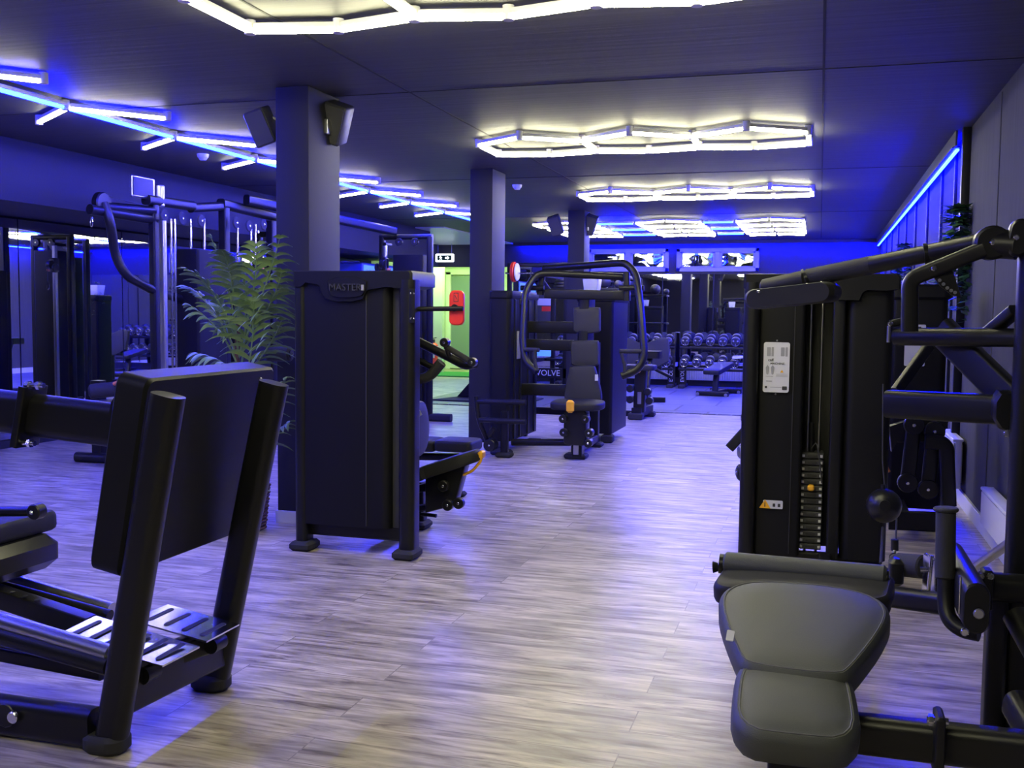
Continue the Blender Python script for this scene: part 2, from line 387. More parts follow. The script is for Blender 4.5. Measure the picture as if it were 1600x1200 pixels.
def pane_mat():
    m = mat('night window glass', (0.35, 0.4, 0.38), 0.03, metal=1)
    nt = m.node_tree; b = nt.nodes['Principled BSDF']; g = nt.nodes.new('ShaderNodeNewGeometry')
    n = nt.nodes.new('ShaderNodeTexNoise'); n.inputs['Scale'].default_value = 2.2; n.inputs['Detail'].default_value = 1
    nt.links.new(g.outputs['Position'], n.inputs['Vector'])
    bp = nt.nodes.new('ShaderNodeBump'); bp.inputs['Strength'].default_value = 0.5; bp.inputs['Distance'].default_value = 0.035
    nt.links.new(n.outputs['Fac'], bp.inputs['Height']); nt.links.new(bp.outputs[0], b.inputs['Normal'])
    return m
M['pane'] = pane_mat()
M['window_frame'] = mat('white window frame dimmed to grey', (0.28, 0.28, 0.32), 0.5)  # frames are white; grey base stands in for weaker white light on them
a, b = P(920, 387, Y=YF), P(1045, 424, Y=YF); window('window_1', a.x, b.x, 2.25, 2.7)
a, b = P(1058, 387, Y=YF), P(1186, 424, Y=YF); window('window_2', a.x, b.x, 2.25, 2.7)

# ------------------------------------------------------------------ lights of the room
TZ = 2.785
def led_set(name, segs, m, label, cat, group=None, z=TZ, joints=True):
    c = V((sum((s[0][0]+s[1][0])/2 for s in segs)/len(segs), sum((s[0][1]+s[1][1])/2 for s in segs)/len(segs), ZC))
    t = thing(name, c, label, cat, group)
    hs = MB()
    for a, b, *mm in segs:
        a3, b3 = V((a[0], a[1], z)), V((b[0], b[1], z)); d = (b3-a3).normalized()
        mt = mm[0] if mm else m
        MB().cyl(a3+d*.03, b3-d*.03, .0165, seg=10).build('light_tube', mt, t)
        hs.bar(a3+d*.02+V((0, 0, .021)), b3-d*.02+V((0, 0, .021)), .041, .026, r=.004)
    hs.build('tube_housing', 'white', t)
    if joints:
        pts = []
        for s in segs:
            for q in (s[0], s[1]):
                if not any((V(q)-V(p)).length < .08 for p in pts): pts.append(q)
        for q in pts:
            MB().cyl((q[0], q[1], z-.018), (q[0], q[1], z+.05), .028, seg=12).build('connector', 'white', t)
    return t
def hex_row(x0, yc, w=.875, s=.55, n=3):
    h = s/2; k = .36; segs = []
    for i in range(n):
        x = x0+i*w; m = x+w/2
        if i == 0: segs.append(((x, yc-h), (x, yc+h)))
        segs += [((x, yc-h), (m, yc-h-k*.8)), ((m, yc-h-k*.8), (x+w, yc-h)), ((x, yc+h), (m, yc+h+k*.25)), ((m, yc+h+k*.25), (x+w, yc+h)), ((x+w, yc-h), (x+w, yc+h))]
    return segs
GX = -2.75
for yc, lb in ((0.35, 'unseen white hexagon tube light row added behind the camera to light the foreground'), (4.32, 'nearest row of three white hexagon tube lights, cut off by the top of the photo'),  # row behind the camera is unseen, added to brighten the foreground
               (8.43, 'second row of three white hexagon tube lights, above the middle of the aisle'), (12.1, 'third row of white hexagon tube lights, the smaller one further down the aisle')):
    led_set('hexagon_light', hex_row(GX, yc), 'led_white', lb, 'ceiling light', 'hexagon ceiling lights')
# lattice of hexagons with blue links over the free weight area
segs = []
for i, x in enumerate((-4.35, -2.72, -1.22)):
    w = 0.95
    for y in (15.6, 16.5, 17.4, 18.3):
        segs += [((x, y), (x+w/2, y-.28)), ((x+w/2, y-.28), (x+w, y))]
    for y in (15.6, 16.5, 17.4): 
        segs += [((x, y), (x, y+.55)), ((x+w, y), (x+w, y+.55)), ((x, y+.55), (x+w/2, y+.8)), ((x+w/2, y+.8), (x+w, y+.55))]
    if i < 2:
        nx = (-2.72, -1.22)[i]
        for y in (15.65, 16.8, 17.9): segs.append(((x+w+.03, y), (nx-.03, y), 'led_blue'))
led_set('lattice_light', segs, 'led_soft', 'large lattice of white and blue light tubes above the dumbbell area', 'ceiling light', joints=False)
# zigzag line of blue tubes with white branches
segs = []; by = 6.05
for k in range(-4, 7):
    y0 = by-.04+k*1.24
    col = 'led_blue'
    segs.append(((-5.03, y0), (-5.03, y0+1.22), col))
    segs.append(((-5.03, y0), (-5.62, y0+.40)))
    segs.append(((-5.03, y0), (-4.58, y0+.50)))
led_set('branching_light', segs, 'led_soft', 'long blue light line with short white branches over the left aisle', 'ceiling light')
t = thing('led_strip', (XR-.06, 14.5, ZC-.13), 'bright blue strip light along the top of the right wall', 'strip light')
MB().bar((XR-.07, 8.75, ZC-.135), (XR-.07, 20.1, ZC-.135), .03, .016).build('light_strip', 'led_wall', t)
MB().bar((XR-.085, 8.7, ZC-.122), (XR-.085, 20.1, ZC-.122), .06, .008).build('strip_channel', 'steel_black', t)
t = thing('led_strip', (-2.5, YF-.07, ZC-.03), 'hidden blue strip light washing the far wall above the windows', 'strip light')
MB().bar((-5.9, YF-.12, ZC-.03), (XR-.1, YF-.12, ZC-.03), .02, .02).build('light_strip', 'led_wall', t)
# hall ceiling lamp, green
M['led_green'] = mat('green tinted lamp', (0.5, 1, 0.4), 0.3, emit=(0.62, 1.0, 0.38), es=12)
t = thing('hall_lamp', (-8.3, 22.0, 2.8), 'green ceiling lamp in the hall behind the doorway', 'ceiling light')
MB().box((-8.3, 22.0, 2.79), (1.6, 1.6, .04)).build('diffuser', 'led_green', t)
MB().box((-8.3, 22.0, 2.81), (1.7, 1.7, .02)).build('lamp_frame', 'white', t)

# ================================================================== machines
def obj(mb, name, m, t, smooth=True): return mb.build(name, m, t, smooth)
def bolt(t, p, n, r=.014, h=.01, m='chrome', name='bolt'):
    n = V(n).normalized(); p = V(p); return MB().cyl(p-n*.002, p+n*h, r, seg=12, bev=.003).build(name, m, t)
def stadium(w, h, n=8):
    r = min(w, h)/2; pts = []
    if w >= h:
        for i in range(n+1): a = -math.pi/2+math.pi*i/n; pts.append((w/2-r+r*math.cos(a), r*math.sin(a)))
        for i in range(n+1): a = math.pi/2+math.pi*i/n; pts.append((-w/2+r+r*math.cos(a), r*math.sin(a)))
    else:
        for i in range(n+1): a = math.pi*i/n; pts.append((r*math.cos(a), h/2-r+r*math.sin(a)))
        for i in range(n+1): a = math.pi+math.pi*i/n; pts.append((r*math.cos(a), -h/2+r+r*math.sin(a)))
    return pts
def foam_roll(t, a, b, r, name='roller_pad', m='foam', capm='plastic'):
    a, b = V(a), V(b); d = (b-a).normalized()
    o = MB().cyl(a, b, r, seg=24, bev=r*.22).build(name, m, t)
    for p, s in ((a, -1), (b, 1)):
        MB().cyl(p-d*.004*s, p+d*s*.006, r*.62, seg=20, bev=.003).build('end_cap', capm, o)
        MB().cyl(p, p+d*s*.010, r*.16, seg=10, bev=.002).build('end_bolt', 'chrome', o)
    return o
def rpoly(w, h, r, n=5): return rrect(w, h, r, n)
def smooth_poly(pts, it=2):
    for _ in range(it):
        q = []
        for i in range(len(pts)):
            a, b = pts[i], pts[(i+1) % len(pts)]
            q += [(a[0]*.75+b[0]*.25, a[1]*.75+b[1]*.25), (a[0]*.25+b[0]*.75, a[1]*.25+b[1]*.75)]
        pts = q
    return pts

# ---------------- leg press in the left foreground
t = thing('leg_press', (-2.5, 2.9, 0), 'black leg press in the left foreground with big square foot board and slotted steel steps', 'gym machine')
Yn, Yk = 2.67, 3.24
bt_n, bt_f, bb_n, bb_f = P(232, 592, Y=2.67), P(433, 573, Y=3.46), P(187, 903, Y=2.67), P(393, 832, Y=3.40)
# foot board: rounded slab, outer face towards the aisle
o = (bt_n+bt_f+bb_n+bb_f)/4
u = (bt_f-bt_n).normalized(); v = (bt_n-bb_n).normalized(); n = u.cross(v).normalized()
if n.x < 0: n = -n
W_, H_ = (bt_f-bt_n).length, (bt_n-bb_n).length
vv = n.cross(u).normalized()
fb = MB().prism(rpoly(W_, H_+.0, .035), o-n*.06, u, vv, .115, bev=.010).build('foot_board', 'shroud', t)
for a, b in ((-.42, .42), (.36, .44), (-.46, .2), (-.46, -.36), (.36, -.4)):
    p = o+u*(a*W_)+vv*(b*H_); bolt(fb, p-n*.002, n, .006, .004, 'steel', 'screw')
post_prof = rrect(.075, .105, .035, 6)
for name, foot, top, Y in (('post', (170, 1180), (263, 617), Yn), ('post', (332, 1083), (428, 598), Yk)):
    a, b = P(*foot, Y=Y), P(*top, Y=Y)
    MB().sweep([a, b], rrect(.105, .078, .034, 6), (0, 1, 0)).build(name, 'steel_black', t)
    f = P(*foot, Y=Y); f.z = 0
    MB().prism(rrect(.145, .11, .045, 6), (f.x-.005, f.y, .03), (1, 0, 0), (0, 1, 0), .06, .014).build('foot_cap', 'rubber', t)
# upper arm and its clamp plate
a, b = P(-60, 634, Y=2.80), P(208, 668, Y=2.80)
MB().sweep([a, b], rrect(.07, .145, .034, 6)).build('upper_beam', 'steel_black', t)
MB().prism(smooth_poly([(-.05, -.10), (.02, -.10), (.05, .05), (.03, .10), (-.03, .10), (-.06, -.02)], 1), b+V((-.015, 0, .02)), (1, 0, 0), (0, 0, 1), .085, .01).build('gusset', 'steel_black', t)
c = P(47, 648, Y=2.76)
cl = MB().bar(P(52, 603, Y=2.79), P(38, 696, Y=2.79), .028, .11, (0, 1, 0), .006).build('clamp_plate', 'steel_black', t)
for q in ((53, 602), (39, 692)):
    p = P(*q, Y=2.76); MB().cyl(p-V((.035, 0, 0)), p+V((.04, 0, 0)), .009, seg=10).build('clamp_bolt', 'chrome', cl); MB().cyl(p+V((.014, 0, 0)), p+V((.026, 0, 0)), .015, seg=6).build('nut', 'chrome', cl)
    MB().cyl(p-V((.028, 0, 0)), p-V((.016, 0, 0)), .015, seg=6).build('nut', 'chrome', cl)
# base beam and low cross bar
MB().sweep([P(-80, 1104, Y=Yn), P(150, 1136, Y=Yn)], rrect(.08, .125, .03, 6)).build('base_beam', 'steel_black', t)
MB().sweep([V((-2.08, Yn, .20)), V((-2.07, Yk, .18))], rrect(.05, .17, .015, 5)).build('cross_bar', 'steel_black', t)
bolt(t, P(22, 1120, Y=2.62), (0, -1, 0), .02, .012); bolt(t, P(8, 1118, Y=2.625), (0, -1, 0), .04, .004, 'plastic', 'washer')
# slotted steel steps
def step(qs, ys):
    c = [P(*q, Y=y) for q, y in zip(qs, ys)]     # near-left, near-right, far-right, far-left
    u = (c[1]-c[0]); v = (c[3]-c[0]); nn = u.cross(v).normalized()
    th = nn*.006; mb = MB(); mb.add([p-th for p in c]+[p+th*0 for p in c], [(3, 2, 1, 0), (4, 5, 6, 7), (0, 1, 5, 4), (1, 2, 6, 5), (2, 3, 7, 6), (3, 0, 4, 7)])
    s = mb.build('step_plate', 'chrome', t, False); L, Dp = u.length, v.length
    k = max(3, int(L/.062))
    for i in range(k):
        cc = c[0]+u*((i+.6)/(k+.2))+(c[3]-c[0])*.5+nn*.0012
        MB().prism(stadium(.019, Dp*.74), cc, u, v, .0016).build('slot', 'ink', s, False)
    return c
step([(205, 968), (323, 1002), (374, 975), (262, 944)], (2.97, 2.97, 3.17, 3.17))
step([(86, 993), (254, 1040), (312, 1010), (150, 962)], (2.74, 2.74, 2.94, 2.94))
cb = P(236, 1048, Y=2.80); MB().cyl(cb-V((0, .05, 0)), cb+V((0, .02, 0)), .03, seg=20).build('tube_end', 'steel_black', t)
cb = P(341, 1003, Y=3.10); MB().cyl(cb-V((0, .05, 0)), cb+V((0, .02, 0)), .028, seg=20).build('tube_end', 'steel_black', t)
MB().sweep([P(200, 1052, Y=2.78), P(335, 1000, Y=3.12)], rrect(.05, .07, .01)).build('step_bracket', 'steel_black', t)
# sloping guide rails and the centre beam
MB().tube([P(-60, 884, Y=3.16), P(175, 952, Y=3.16)], .026).build('guide_rail', 'steel', t)
MB().tube([P(-60, 898, Y=3.12), P(172, 962, Y=3.12)], .022).build('guide_rail', 'steel_black', t)
MB().tube([P(-60, 952, Y=2.72), P(172, 1022, Y=2.72)], .030).build('guide_rail', 'steel', t)
MB().tube([P(-60, 975, Y=2.71), P(172, 1040, Y=2.71)], .034).build('guide_rail', 'steel_black', t)
ctr = MB().sweep([P(-60, 912, Y=2.95), P(140, 978, Y=2.95)], rrect(.06, .07, .006)).build('centre_beam', 'steel_black', t)
for q in ((20, 934), (40, 940), (58, 946)):
    p = P(q[0], q[1]-8, Y=2.93); MB().cyl(p, p+V((0, 0, .004)), .009, seg=10).build('pin_hole', 'ink', ctr)
MB().sweep([P(-60, 1008, Y=2.78), P(162, 1050, Y=2.78)], rrect(.05, .05, .01)).build('lower_rail', 'steel_black', t)
# carriage with seat pad and handle at the photo's edge
c = P(8, 838, Y=3.05)
MB().pad(rpoly(.30, .46, .05), P(-22, 842, Y=3.05), (1, 0, .05), (0, 1, 0), .075).build('seat', 'vinyl_dark', t)
MB().box(P(-10, 872, Y=3.02), (.27, .40, .13), .035).build('seat_carriage', 'plastic', t)
MB().tube([P(-60, 799, Y=2.95), P(58, 799, Y=2.95)], .018).build('handle', 'steel_black', t)
p = P(60, 799, Y=2.95); MB().cyl(p-V((.006, .022, 0)), p+V((-.006, .022, 0)), .028, seg=20, bev=.004).build('handle_knob', 'plastic', t)
bolt(t, p-V((0.006, .026, 0)), (0, -1, 0), .008, .006)

# ---------------- selectorised towers
def foot(t, x, y, w=.13, d=.14, h=.05):
    return MB().box((x, y, h/2), (w, d, h), .016).build('foot_cap', 'rubber', t)
# machine in the middle of the photo: tower back with the raised logo
t = thing('chest_press_machine', (-2.5, 5.6, 0), 'black selectorised press machine beside the near pillar, wide dark back panel with logo', 'gym machine')
YT = 5.33
MB().prism(rrect(.575, .36, .05, 8), (-2.605, YT+.18, .86), (1, 0, 0), (0, 1, 0), 1.40).build('weight_shroud', 'shroud', t)
MB().box((-2.29, YT+.16, .86), (.08, .22, 1.40), .004).build('groove_filler', 'ink', t)  # dark filler added in the groove to shut out light from behind
MB().box((-2.46, YT-.001, .84), (.006, .006, 1.34), .001).build('panel_seam', 'ink', t)
MB().prism(rrect(.075, .12, .03, 6), (-2.88, YT+.05, .80), (1, 0, 0), (0, 1, 0), 1.54).build('post', 'steel_black', t)
MB().prism(rrect(.095, .13, .035, 6), (-2.212, YT+.04, .80), (1, 0, 0), (0, 1, 0), 1.56).build('post', 'steel_black', t)
foot(t, -2.87, YT+.03, .13, .16, .055); foot(t, -2.215, YT+.02, .13, .17, .055)
MB().box((-2.54, YT+.08, .125), (.66, .05, .085), .01).build('base_rail', 'steel_black', t)
capo = [(-.375, .10), (.355, .10), (.365, .085), (.365, .015), (.30, .0), (.22, .01), (.10, -.008), (.085, -.025), (.07, -.06), (.0, -.075), (-.11, -.075), (-.17, -.06), (-.19, -.03), (-.21, .02), (-.30, .035), (-.33, .01), (-.375, .01)]
hood = MB().prism(capo, (-2.54, YT+.165, 1.53), (1, 0, 0), (0, 0, 1), .375, .012).build('hood', 'shroud', t)
MB().prism(smooth_poly([(-.17, .05), (.085, .05), (.07, -.05), (.0, -.067), (-.11, -.067), (-.155, -.05)], 1), (-2.525, YT-.025, 1.545), (1.0, 0, 0), (0, 0, 1), .012, .004).build('logo_plate', 'shroud', t)
text('logo_lettering', 'MASTER', (-2.575, YT-.036, 1.535), (1, 0, 0), (0, 0, 1), .056, 'ink', t, .003)
MB().box((-2.468, YT-.034, 1.535), (.016, .006, .032), .001).build('logo_mark', 'grey_print', t)
# bracket, horizontal rest bar with red pad
bp = P(651, 478, Y=YT+.02)
br = MB().box((bp.x-.01, YT-.02, bp.z), (.035, .012, .19), .003).build('bracket', 'steel_black', t)
for dz in (.07, -.07):
    for dx in (-.008, .012): bolt(br, (bp.x-.01+dx, YT-.026, bp.z+dz), (0, -1, 0), .005, .004)
a, b = P(648, 483, Y=YT+.05), P(724, 482, Y=YT+.05)
MB().cyl(a, b, .0135, seg=14, bev=.004).build('rest_bar', 'steel_black', t)
MB().cyl(a, a+V((.02, 0, 0)), .022, seg=14).build('bar_collar', 'plastic', t)
c = P(714, 481, Y=YT+.075)
rp = MB().prism(rpoly(.085, .195, .03), c, (1, 0, 0), (0, 0, 1), .03, .006).build('red_pad', 'red', t)
MB().prism(rpoly(.028, .05, .002), c+V((0, -.0165, .058)), (1, 0, 0), (0, 0, 1), .002).build('printed_frame', 'ink', rp)
MB().prism(rpoly(.021, .043, .002), c+V((0, -.018, .058)), (1, 0, 0), (0, 0, 1), .002).build('printed_field', 'red', rp)
MB().bar(c+V((-.006, -.0195, .07)), c+V((.006, -.0195, .047)), .002, .004).build('printed_stroke', 'ink', rp)
MB().cyl(c+V((-.005, -.03, -.0)), c+V((-.005, -.012, -.0)), .02, seg=16).build('pad_hub', 'plastic', rp)
# press arms
MB().tube([P(625, 520, Y=5.75), P(706, 560, Y=5.7), P(728, 572, Y=5.68), P(742, 568, Y=5.64)], .027, .05).build('press_arm', 'steel_black', t)
MB().tube([P(640, 556, Y=5.62), P(678, 575, Y=5.6)], .02).build('press_arm', 'steel_black', t)
MB().tube([P(625, 594, Y=5.6), P(670, 591, Y=5.6), P(690, 566, Y=5.6)], .031, .08).build('grip', 'foam', t)
MB().tube([P(696, 541, Y=5.55), P(736, 565, Y=5.55)], .017).build('grip', 'foam', t)
MB().tube([P(695, 536, Y=5.55), P(702, 556, Y=5.6)], .015).build('linkage', 'steel_black', t)
for q in ((695, 535), (738, 566)):
    p = P(*q, Y=5.53); k = MB().cyl(p-V((0, .02, 0)), p+V((0, .03, 0)), .026, seg=18, bev=.004).build('pivot', 'plastic', t); bolt(k, p-V((0, .02, 0)), (0, -1, 0), .009, .005)
# seat, back pad and its adjustable post
MB().pad(smooth_poly([(-.16, -.03), (-.12, .17), (.06, .19), (.13, .14), (.18, .0), (.13, -.16), (-.1, -.18)], 2), P(650, 672, Y=5.95)-V((.05, 0, 0)), (0, 1, 0), (0, 0, 1), .08).build('back_pad', 'vinyl', t)
MB().bar(P(652, 641, Y=5.86), P(657, 650, Y=5.86), .004, .03).build('care_tag', 'label', t)
sa, sb = P(652, 752, Y=5.95), P(752, 719, Y=5.95)
uu = (sb-sa).normalized()
MB().pad(smooth_poly([(-.03, -.13), (.07, -.16), (.10, -.10), (.36, -.11), (.44, -.05), (.44, .05), (.36, .11), (.10, .10), (.07, .16), (-.03, .13)], 1), sa+uu*.02, uu, (0, 1, 0), .075).build('seat', 'vinyl_dark', t)
yh = MB(); yh.tube([sa+uu*.40+V((0, -.04, .05)), sa+uu*.455+V((0, -.02, .045)), sa+uu*.46+V((0, -.02, .0)), sa+uu*.40+V((0, -.03, -.05)), sa+uu*.30+V((0, -.03, -.055))], .009, .03); yh.box(sa+uu*.455+V((0, 0, .035)), (.03, .07, .05), .01)
yh.build('seat_lever', 'yellow', t)
q = [P(668, 743, Y=5.95), P(732, 722, Y=5.95), P(714, 788, Y=5.95), P(668, 800, Y=5.95)]
poly = [(p.x, p.z) for p in q]
MB().prism([(a-poly[0][0], b-poly[0][1]) for a, b in poly][::-1], (q[0].x, 5.95, q[0].z), (1, 0, 0), (0, 0, 1), .09, .008).build('seat_bracket', 'plastic', t)
for q in ((693, 759), (700, 789), (717, 786)):
    p = P(*q, Y=5.88); k = MB().cyl(p-V((0, .02, 0)), p+V((0, .02, 0)), .035, seg=20, bev=.005).build('pivot', 'plastic', t); bolt(k, p-V((0, .02, 0)), (0, -1, 0), .009, .005)
MB().bar(P(640, 765, Y=5.98), P(675, 760, Y=5.98), .06, .05).build('seat_arm', 'steel_black', t)
MB().bar(P(640, 795, Y=5.98), P(672, 792, Y=5.98), .05, .04).build('seat_arm', 'steel_black', t)
MB().bar(P(655, 752, Y=6.15), P(656, 818, Y=6.15), .08, .08).build('seat_post', 'steel_black', t)
f = P(655, 824, Z=0); foot(t, f.x, 6.13, .15, .16, .05)
MB().tube([P(658, 803, Y=6.0), P(682, 806, Y=6.0)], .012).build('adjuster_pin', 'steel_black', t)
MB().bar(P(656, 815, Y=6.14)+V((-.5, .0, .03)), P(656, 815, Y=6.14)+V((0, 0, .03)), .06, .07).build('base_beam', 'steel_black', t)
MB().bar((-2.55, 5.6, .09), (-2.55, 6.14, .09), .06, .07).build('base_beam', 'steel_black', t)
# foam rest on the tower's far left
foam_roll(t, P(455, 553, Y=5.75), P(418, 553, Y=5.75), .047, 'roller_pad')

# bench seat behind it
t = thing('bench_seat', (-2.75, 7.3, 0), 'low black two-pad bench standing between the near and middle pillars', 'bench')
MB().pad(rpoly(.30, .30, .04), P(706, 707, Y=7.15)+V((0, .15, 0)), (1, 0, 0), (0, 1, 0), .085).build('seat', 'vinyl_dark', t)
MB().pad(rpoly(.20, .30, .04), P(656, 706, Y=7.15)+V((0, .15, 0)), (1, 0, 0), (0, 1, 0), .085).build('back_pad', 'vinyl_dark', t)
MB().bar(P(645, 713, Y=7.3), P(728, 714, Y=7.3), .09, .05).build('frame', 'steel_black', t)
a = P(699, 716, Y=7.3); MB().bar((a.x, 7.3, 0.02), a, .07, .07).build('leg', 'steel_black', t)
MB().box((a.x, 7.3, .02), (.3, .09, .04), .015).build('foot_bar', 'rubber', t)
a = P(640, 716, Y=7.3); MB().bar((a.x-.2, 7.3, 0.02), a-V((.2, 0, 0)), .07, .07).build('leg', 'steel_black', t)
MB().bar(a-V((.25, 0, .0)), a, .09, .05).build('frame', 'steel_black', t)

# ---------------- near right: leg curl machine
t = thing('leg_curl_machine', (.3, 4.6, 0), 'black leg machine filling the right foreground, grey pads in front of weight tower', 'gym machine')
YA = 5.73
def XX(px, Y=YA, py=650): return P(px, py, Y=Y).x
# tower
lp = MB().prism(rrect(.085, .14, .035, 6), (XX(1171), YA+.03, .80), (1, 0, 0), (0, 1, 0), 1.56).build('post', 'steel_black', t)
x0, x1 = XX(1182), XX(1254); sh = MB().prism(rrect(x1-x0, .30, .02, 5), ((x0+x1)/2, YA+.16, .83), (1, 0, 0), (0, 1, 0), 1.48).build('weight_shroud', 'shroud', t)
pnx = x0
MB().box((XX(1238), YA+.008, .83), (.004, .006, 1.46), .001).build('panel_seam', 'ink', sh)
x0, x1 = XX(1297), XX(1316); MB().prism(rrect(x1-x0, .12, .012, 4), ((x0+x1)/2, YA+.06, .83), (1, 0, 0), (0, 1, 0), 1.48).build('post', 'steel_black', t)
x0, x1 = XX(1318), XX(1392); MB().prism(rrect(x1-x0, .36, .05, 8), ((x0+x1)/2, YA+.19, .83), (1, 0, 0), (0, 1, 0), 1.48).build('weight_shroud', 'shroud', t)
x0, x1 = XX(1254), XX(1318); MB().box(((x0+x1)/2, YA+.32, .83), (x1-x0+.02, .02, 1.48), .002).build('back_plate', 'ink', t)
cp = [(-.40, .08), (.385, .08), (.40, .06), (.40, .0), (.33, -.01), (.24, -.005), (.215, -.02), (.20, -.06), (.09, -.06), (.07, -.02), (.05, .0), (-.28, .0), (-.33, .0), (-.40, .0)]
MB().prism(cp, (XX(1276), YA+.17, 1.545), (1, 0, 0), (0, 0, 1), .40, .012).build('hood', 'shroud', t)
MB().box((XX(1304, py=456), YA-.035, 1.525), (.018, .006, .03), .002).build('logo_mark', 'steel', t)
for i in range(15):
    z = .13+i*.036
    pl = MB().box((XX(1267, py=800), YA+.17, z), (.115, .16, .031), .004).build('weight_plate', 'carbon', t)
    for dx in (-.048, .046): MB().box((XX(1267, py=800)+dx, YA+.088, z), (.014, .004, .014), .001).build('weight_label', 'label', pl)
    MB().box((XX(1267, py=800), YA+.088, z), (.05, .004, .012), .001).build('pin_slot', 'ink', pl)
for dx in (-.03, .03): MB().cyl((XX(1267, py=800)+dx, YA+.17, .08), (XX(1267, py=800)+dx, YA+.17, 1.5), .008, seg=10).build('guide_rod', 'steel', t)
MB().box(P(1267, 762, Y=YA+.05), (.036, .05, .032), .008).build('selector_pin', 'yellow', t)
MB().tube([P(1268, 700, Y=YA+.08), P(1276, 690, Y=YA+.06), P(1281, 720, Y=YA+.05), P(1284, 755, Y=YA+.05)], .004, .03, 8).build('pin_cord', 'ink', t)
MB().cyl(P(1268, 722, Y=YA+.17), P(1268, 660, Y=YA+.17), .016, seg=12).build('stack_stem', 'plastic', t)
# printed placard
pc = P(1213, 574, Y=YA-.001); yy = YA-.0015
pk = MB().prism(rpoly(.137, .272, .012), (pc.x, yy, pc.z), (1, 0, 0), (0, 0, 1), .005).build('placard', 'label', t)
def ink(dx, dz, w, h, m='ink', nm='printed_block'): return MB().prism(rpoly(w, h, min(w, h)*.15, 2), (pc.x+dx, yy-.0032, pc.z+dz), (1, 0, 0), (0, 0, 1), .001).build(nm, m, pk, False)
for dx in (-.035, .038):
    ink(dx-.006, .085, .02, .048, 'grey_print', 'printed_diagram'); ink(dx+.014, .085, .012, .05, 'grey_print', 'printed_diagram')
text('printed_title', 'calf', (pc.x-.03, yy-.0035, pc.z+.04), (1, 0, 0), (0, 0, 1), .022, 'ink', pk)
text('printed_title', 'MACHINE', (pc.x+.005, yy-.0035, pc.z+.02), (1, 0, 0), (0, 0, 1), .017, 'ink', pk)
for dx in (-.046, -.019):
    MB().prism(smooth_poly([(-.008, 0), (-.01, .018), (-.004, .024), (0, .032), (.004, .024), (.01, .018), (.008, 0), (.005, -.022), (-.005, -.022)], 1), (pc.x+dx, yy-.0032, pc.z-.018), (1, 0, 0), (0, 0, 1), .001).build('printed_figure', 'grey_print', pk, False)
MB().prism([(-.009, 0), (.009, 0), (0, .016)], (pc.x+.03, yy-.0032, pc.z-.028), (1, 0, 0), (0, 0, 1), .001).build('printed_warning', 'yellow', pk, False)
for k in range(3): ink(.03, -.036-k*.006, .06, .0015, 'grey_print', 'printed_line')
ink(-.035, -.05, .04, .002, 'grey_print', 'printed_line'); ink(-.036, -.075, .032, .003, 'ink', 'printed_line')
ink(.0, -.108, .06, .003, 'grey_print', 'printed_line'); ink(-.052, -.108, .012, .012); ink(.046, -.112, .026, .02)
for dz in (.146, -.146): bolt(pk, (pc.x, yy-.001, pc.z+dz), (0, -1, 0), .005, .004, 'steel', 'screw')
wc = P(1204, 788, Y=YA-.001)
wk = MB().prism(rpoly(.105, .045, .006), (wc.x+.012, yy, wc.z), (1, 0, 0), (0, 0, 1), .004).build('warning_plate', 'label', t)
MB().prism([(-.03, -.022), (.03, -.022), (0, .026)], (wc.x-.03, yy-.003, wc.z), (1, 0, 0), (0, 0, 1), .003).build('warning_triangle', 'yellow', wk, False)
MB().prism([(-.003, -.014), (.003, -.014), (.002, .01), (-.002, .01)], (wc.x-.03, yy-.005, wc.z), (1, 0, 0), (0, 0, 1), .001).build('printed_mark', 'ink', wk, False)
for dx in (.018, .045): MB().prism(rpoly(.014, .018, .002), (wc.x+dx, yy-.0025, wc.z-.003), (1, 0, 0), (0, 0, 1), .001).build('printed_block', 'ink', wk, False)
# base of the tower
foot(t, XX(1171), YA+.02); foot(t, XX(1380), YA+.02)
MB().box((XX(1275), YA+.1, .06), (.72, .06, .08), .01).build('base_rail', 'steel_black', t)
# counterweight ball and cords
bc = P(1381, 790, Y=5.3)
MB().sphere(bc, .085, 24).build('cable_ball', 'plastic', t)
MB().cyl(bc+V((0, -.083, .015)), bc+V((0, -.089, .015)), .026, seg=20).build('ball_disc', 'plastic', t)
MB().tube([bc+V((0, 0, .08)), bc+V((0, 0, .11)), P(1379, 720, Y=5.3), P(1380, 600, Y=5.3)], .004, .02, 8).build('cable', 'ink', t)
MB().cyl(P(1380, 768, Y=5.3), P(1380, 757, Y=5.3), .012, seg=12).build('cable_stop', 'plastic', t)
MB().cyl(P(1401, 810, Y=5.0), P(1399, 868, Y=4.6), .004, seg=8).build('cable', 'ink', t)
MB().cyl(P(1398, 843, Y=4.6), P(1398, 860, Y=4.6), .016, seg=12).build('cable_stop', 'plastic', t)
p = P(1397, 872, Y=4.55); MB().cyl(p-V((0, .012, 0)), p+V((0, .012, 0)), .02, seg=14).build('cable_eye', 'chrome', t)
MB().cyl(P(1398, 858, Y=4.6), p, .008, seg=10).build('cable_link', 'chrome', t)
# main uprights near the wall
PW = rrect(.09, .075, .02, 6)
a = P(1622, 345, Y=3.45); up_x = a.x
MB().sweep([(a.x, 3.45, .06), (a.x, 3.45, a.z)], rrect(.10, .09, .03, 6), (0, 1, 0)).build('main_post', 'steel_black', t)
a = P(1558, 940, Y=3.42); MB().sweep([(a.x, 3.42, .03), (a.x, 3.42, a.z+.03)], rrect(.06, .09, .02, 6), (0, 1, 0)).build('leg', 'steel_black', t)
foot(t, a.x, 3.42, .14, .14)
foot(t, up_x, 3.45, .14, .14)
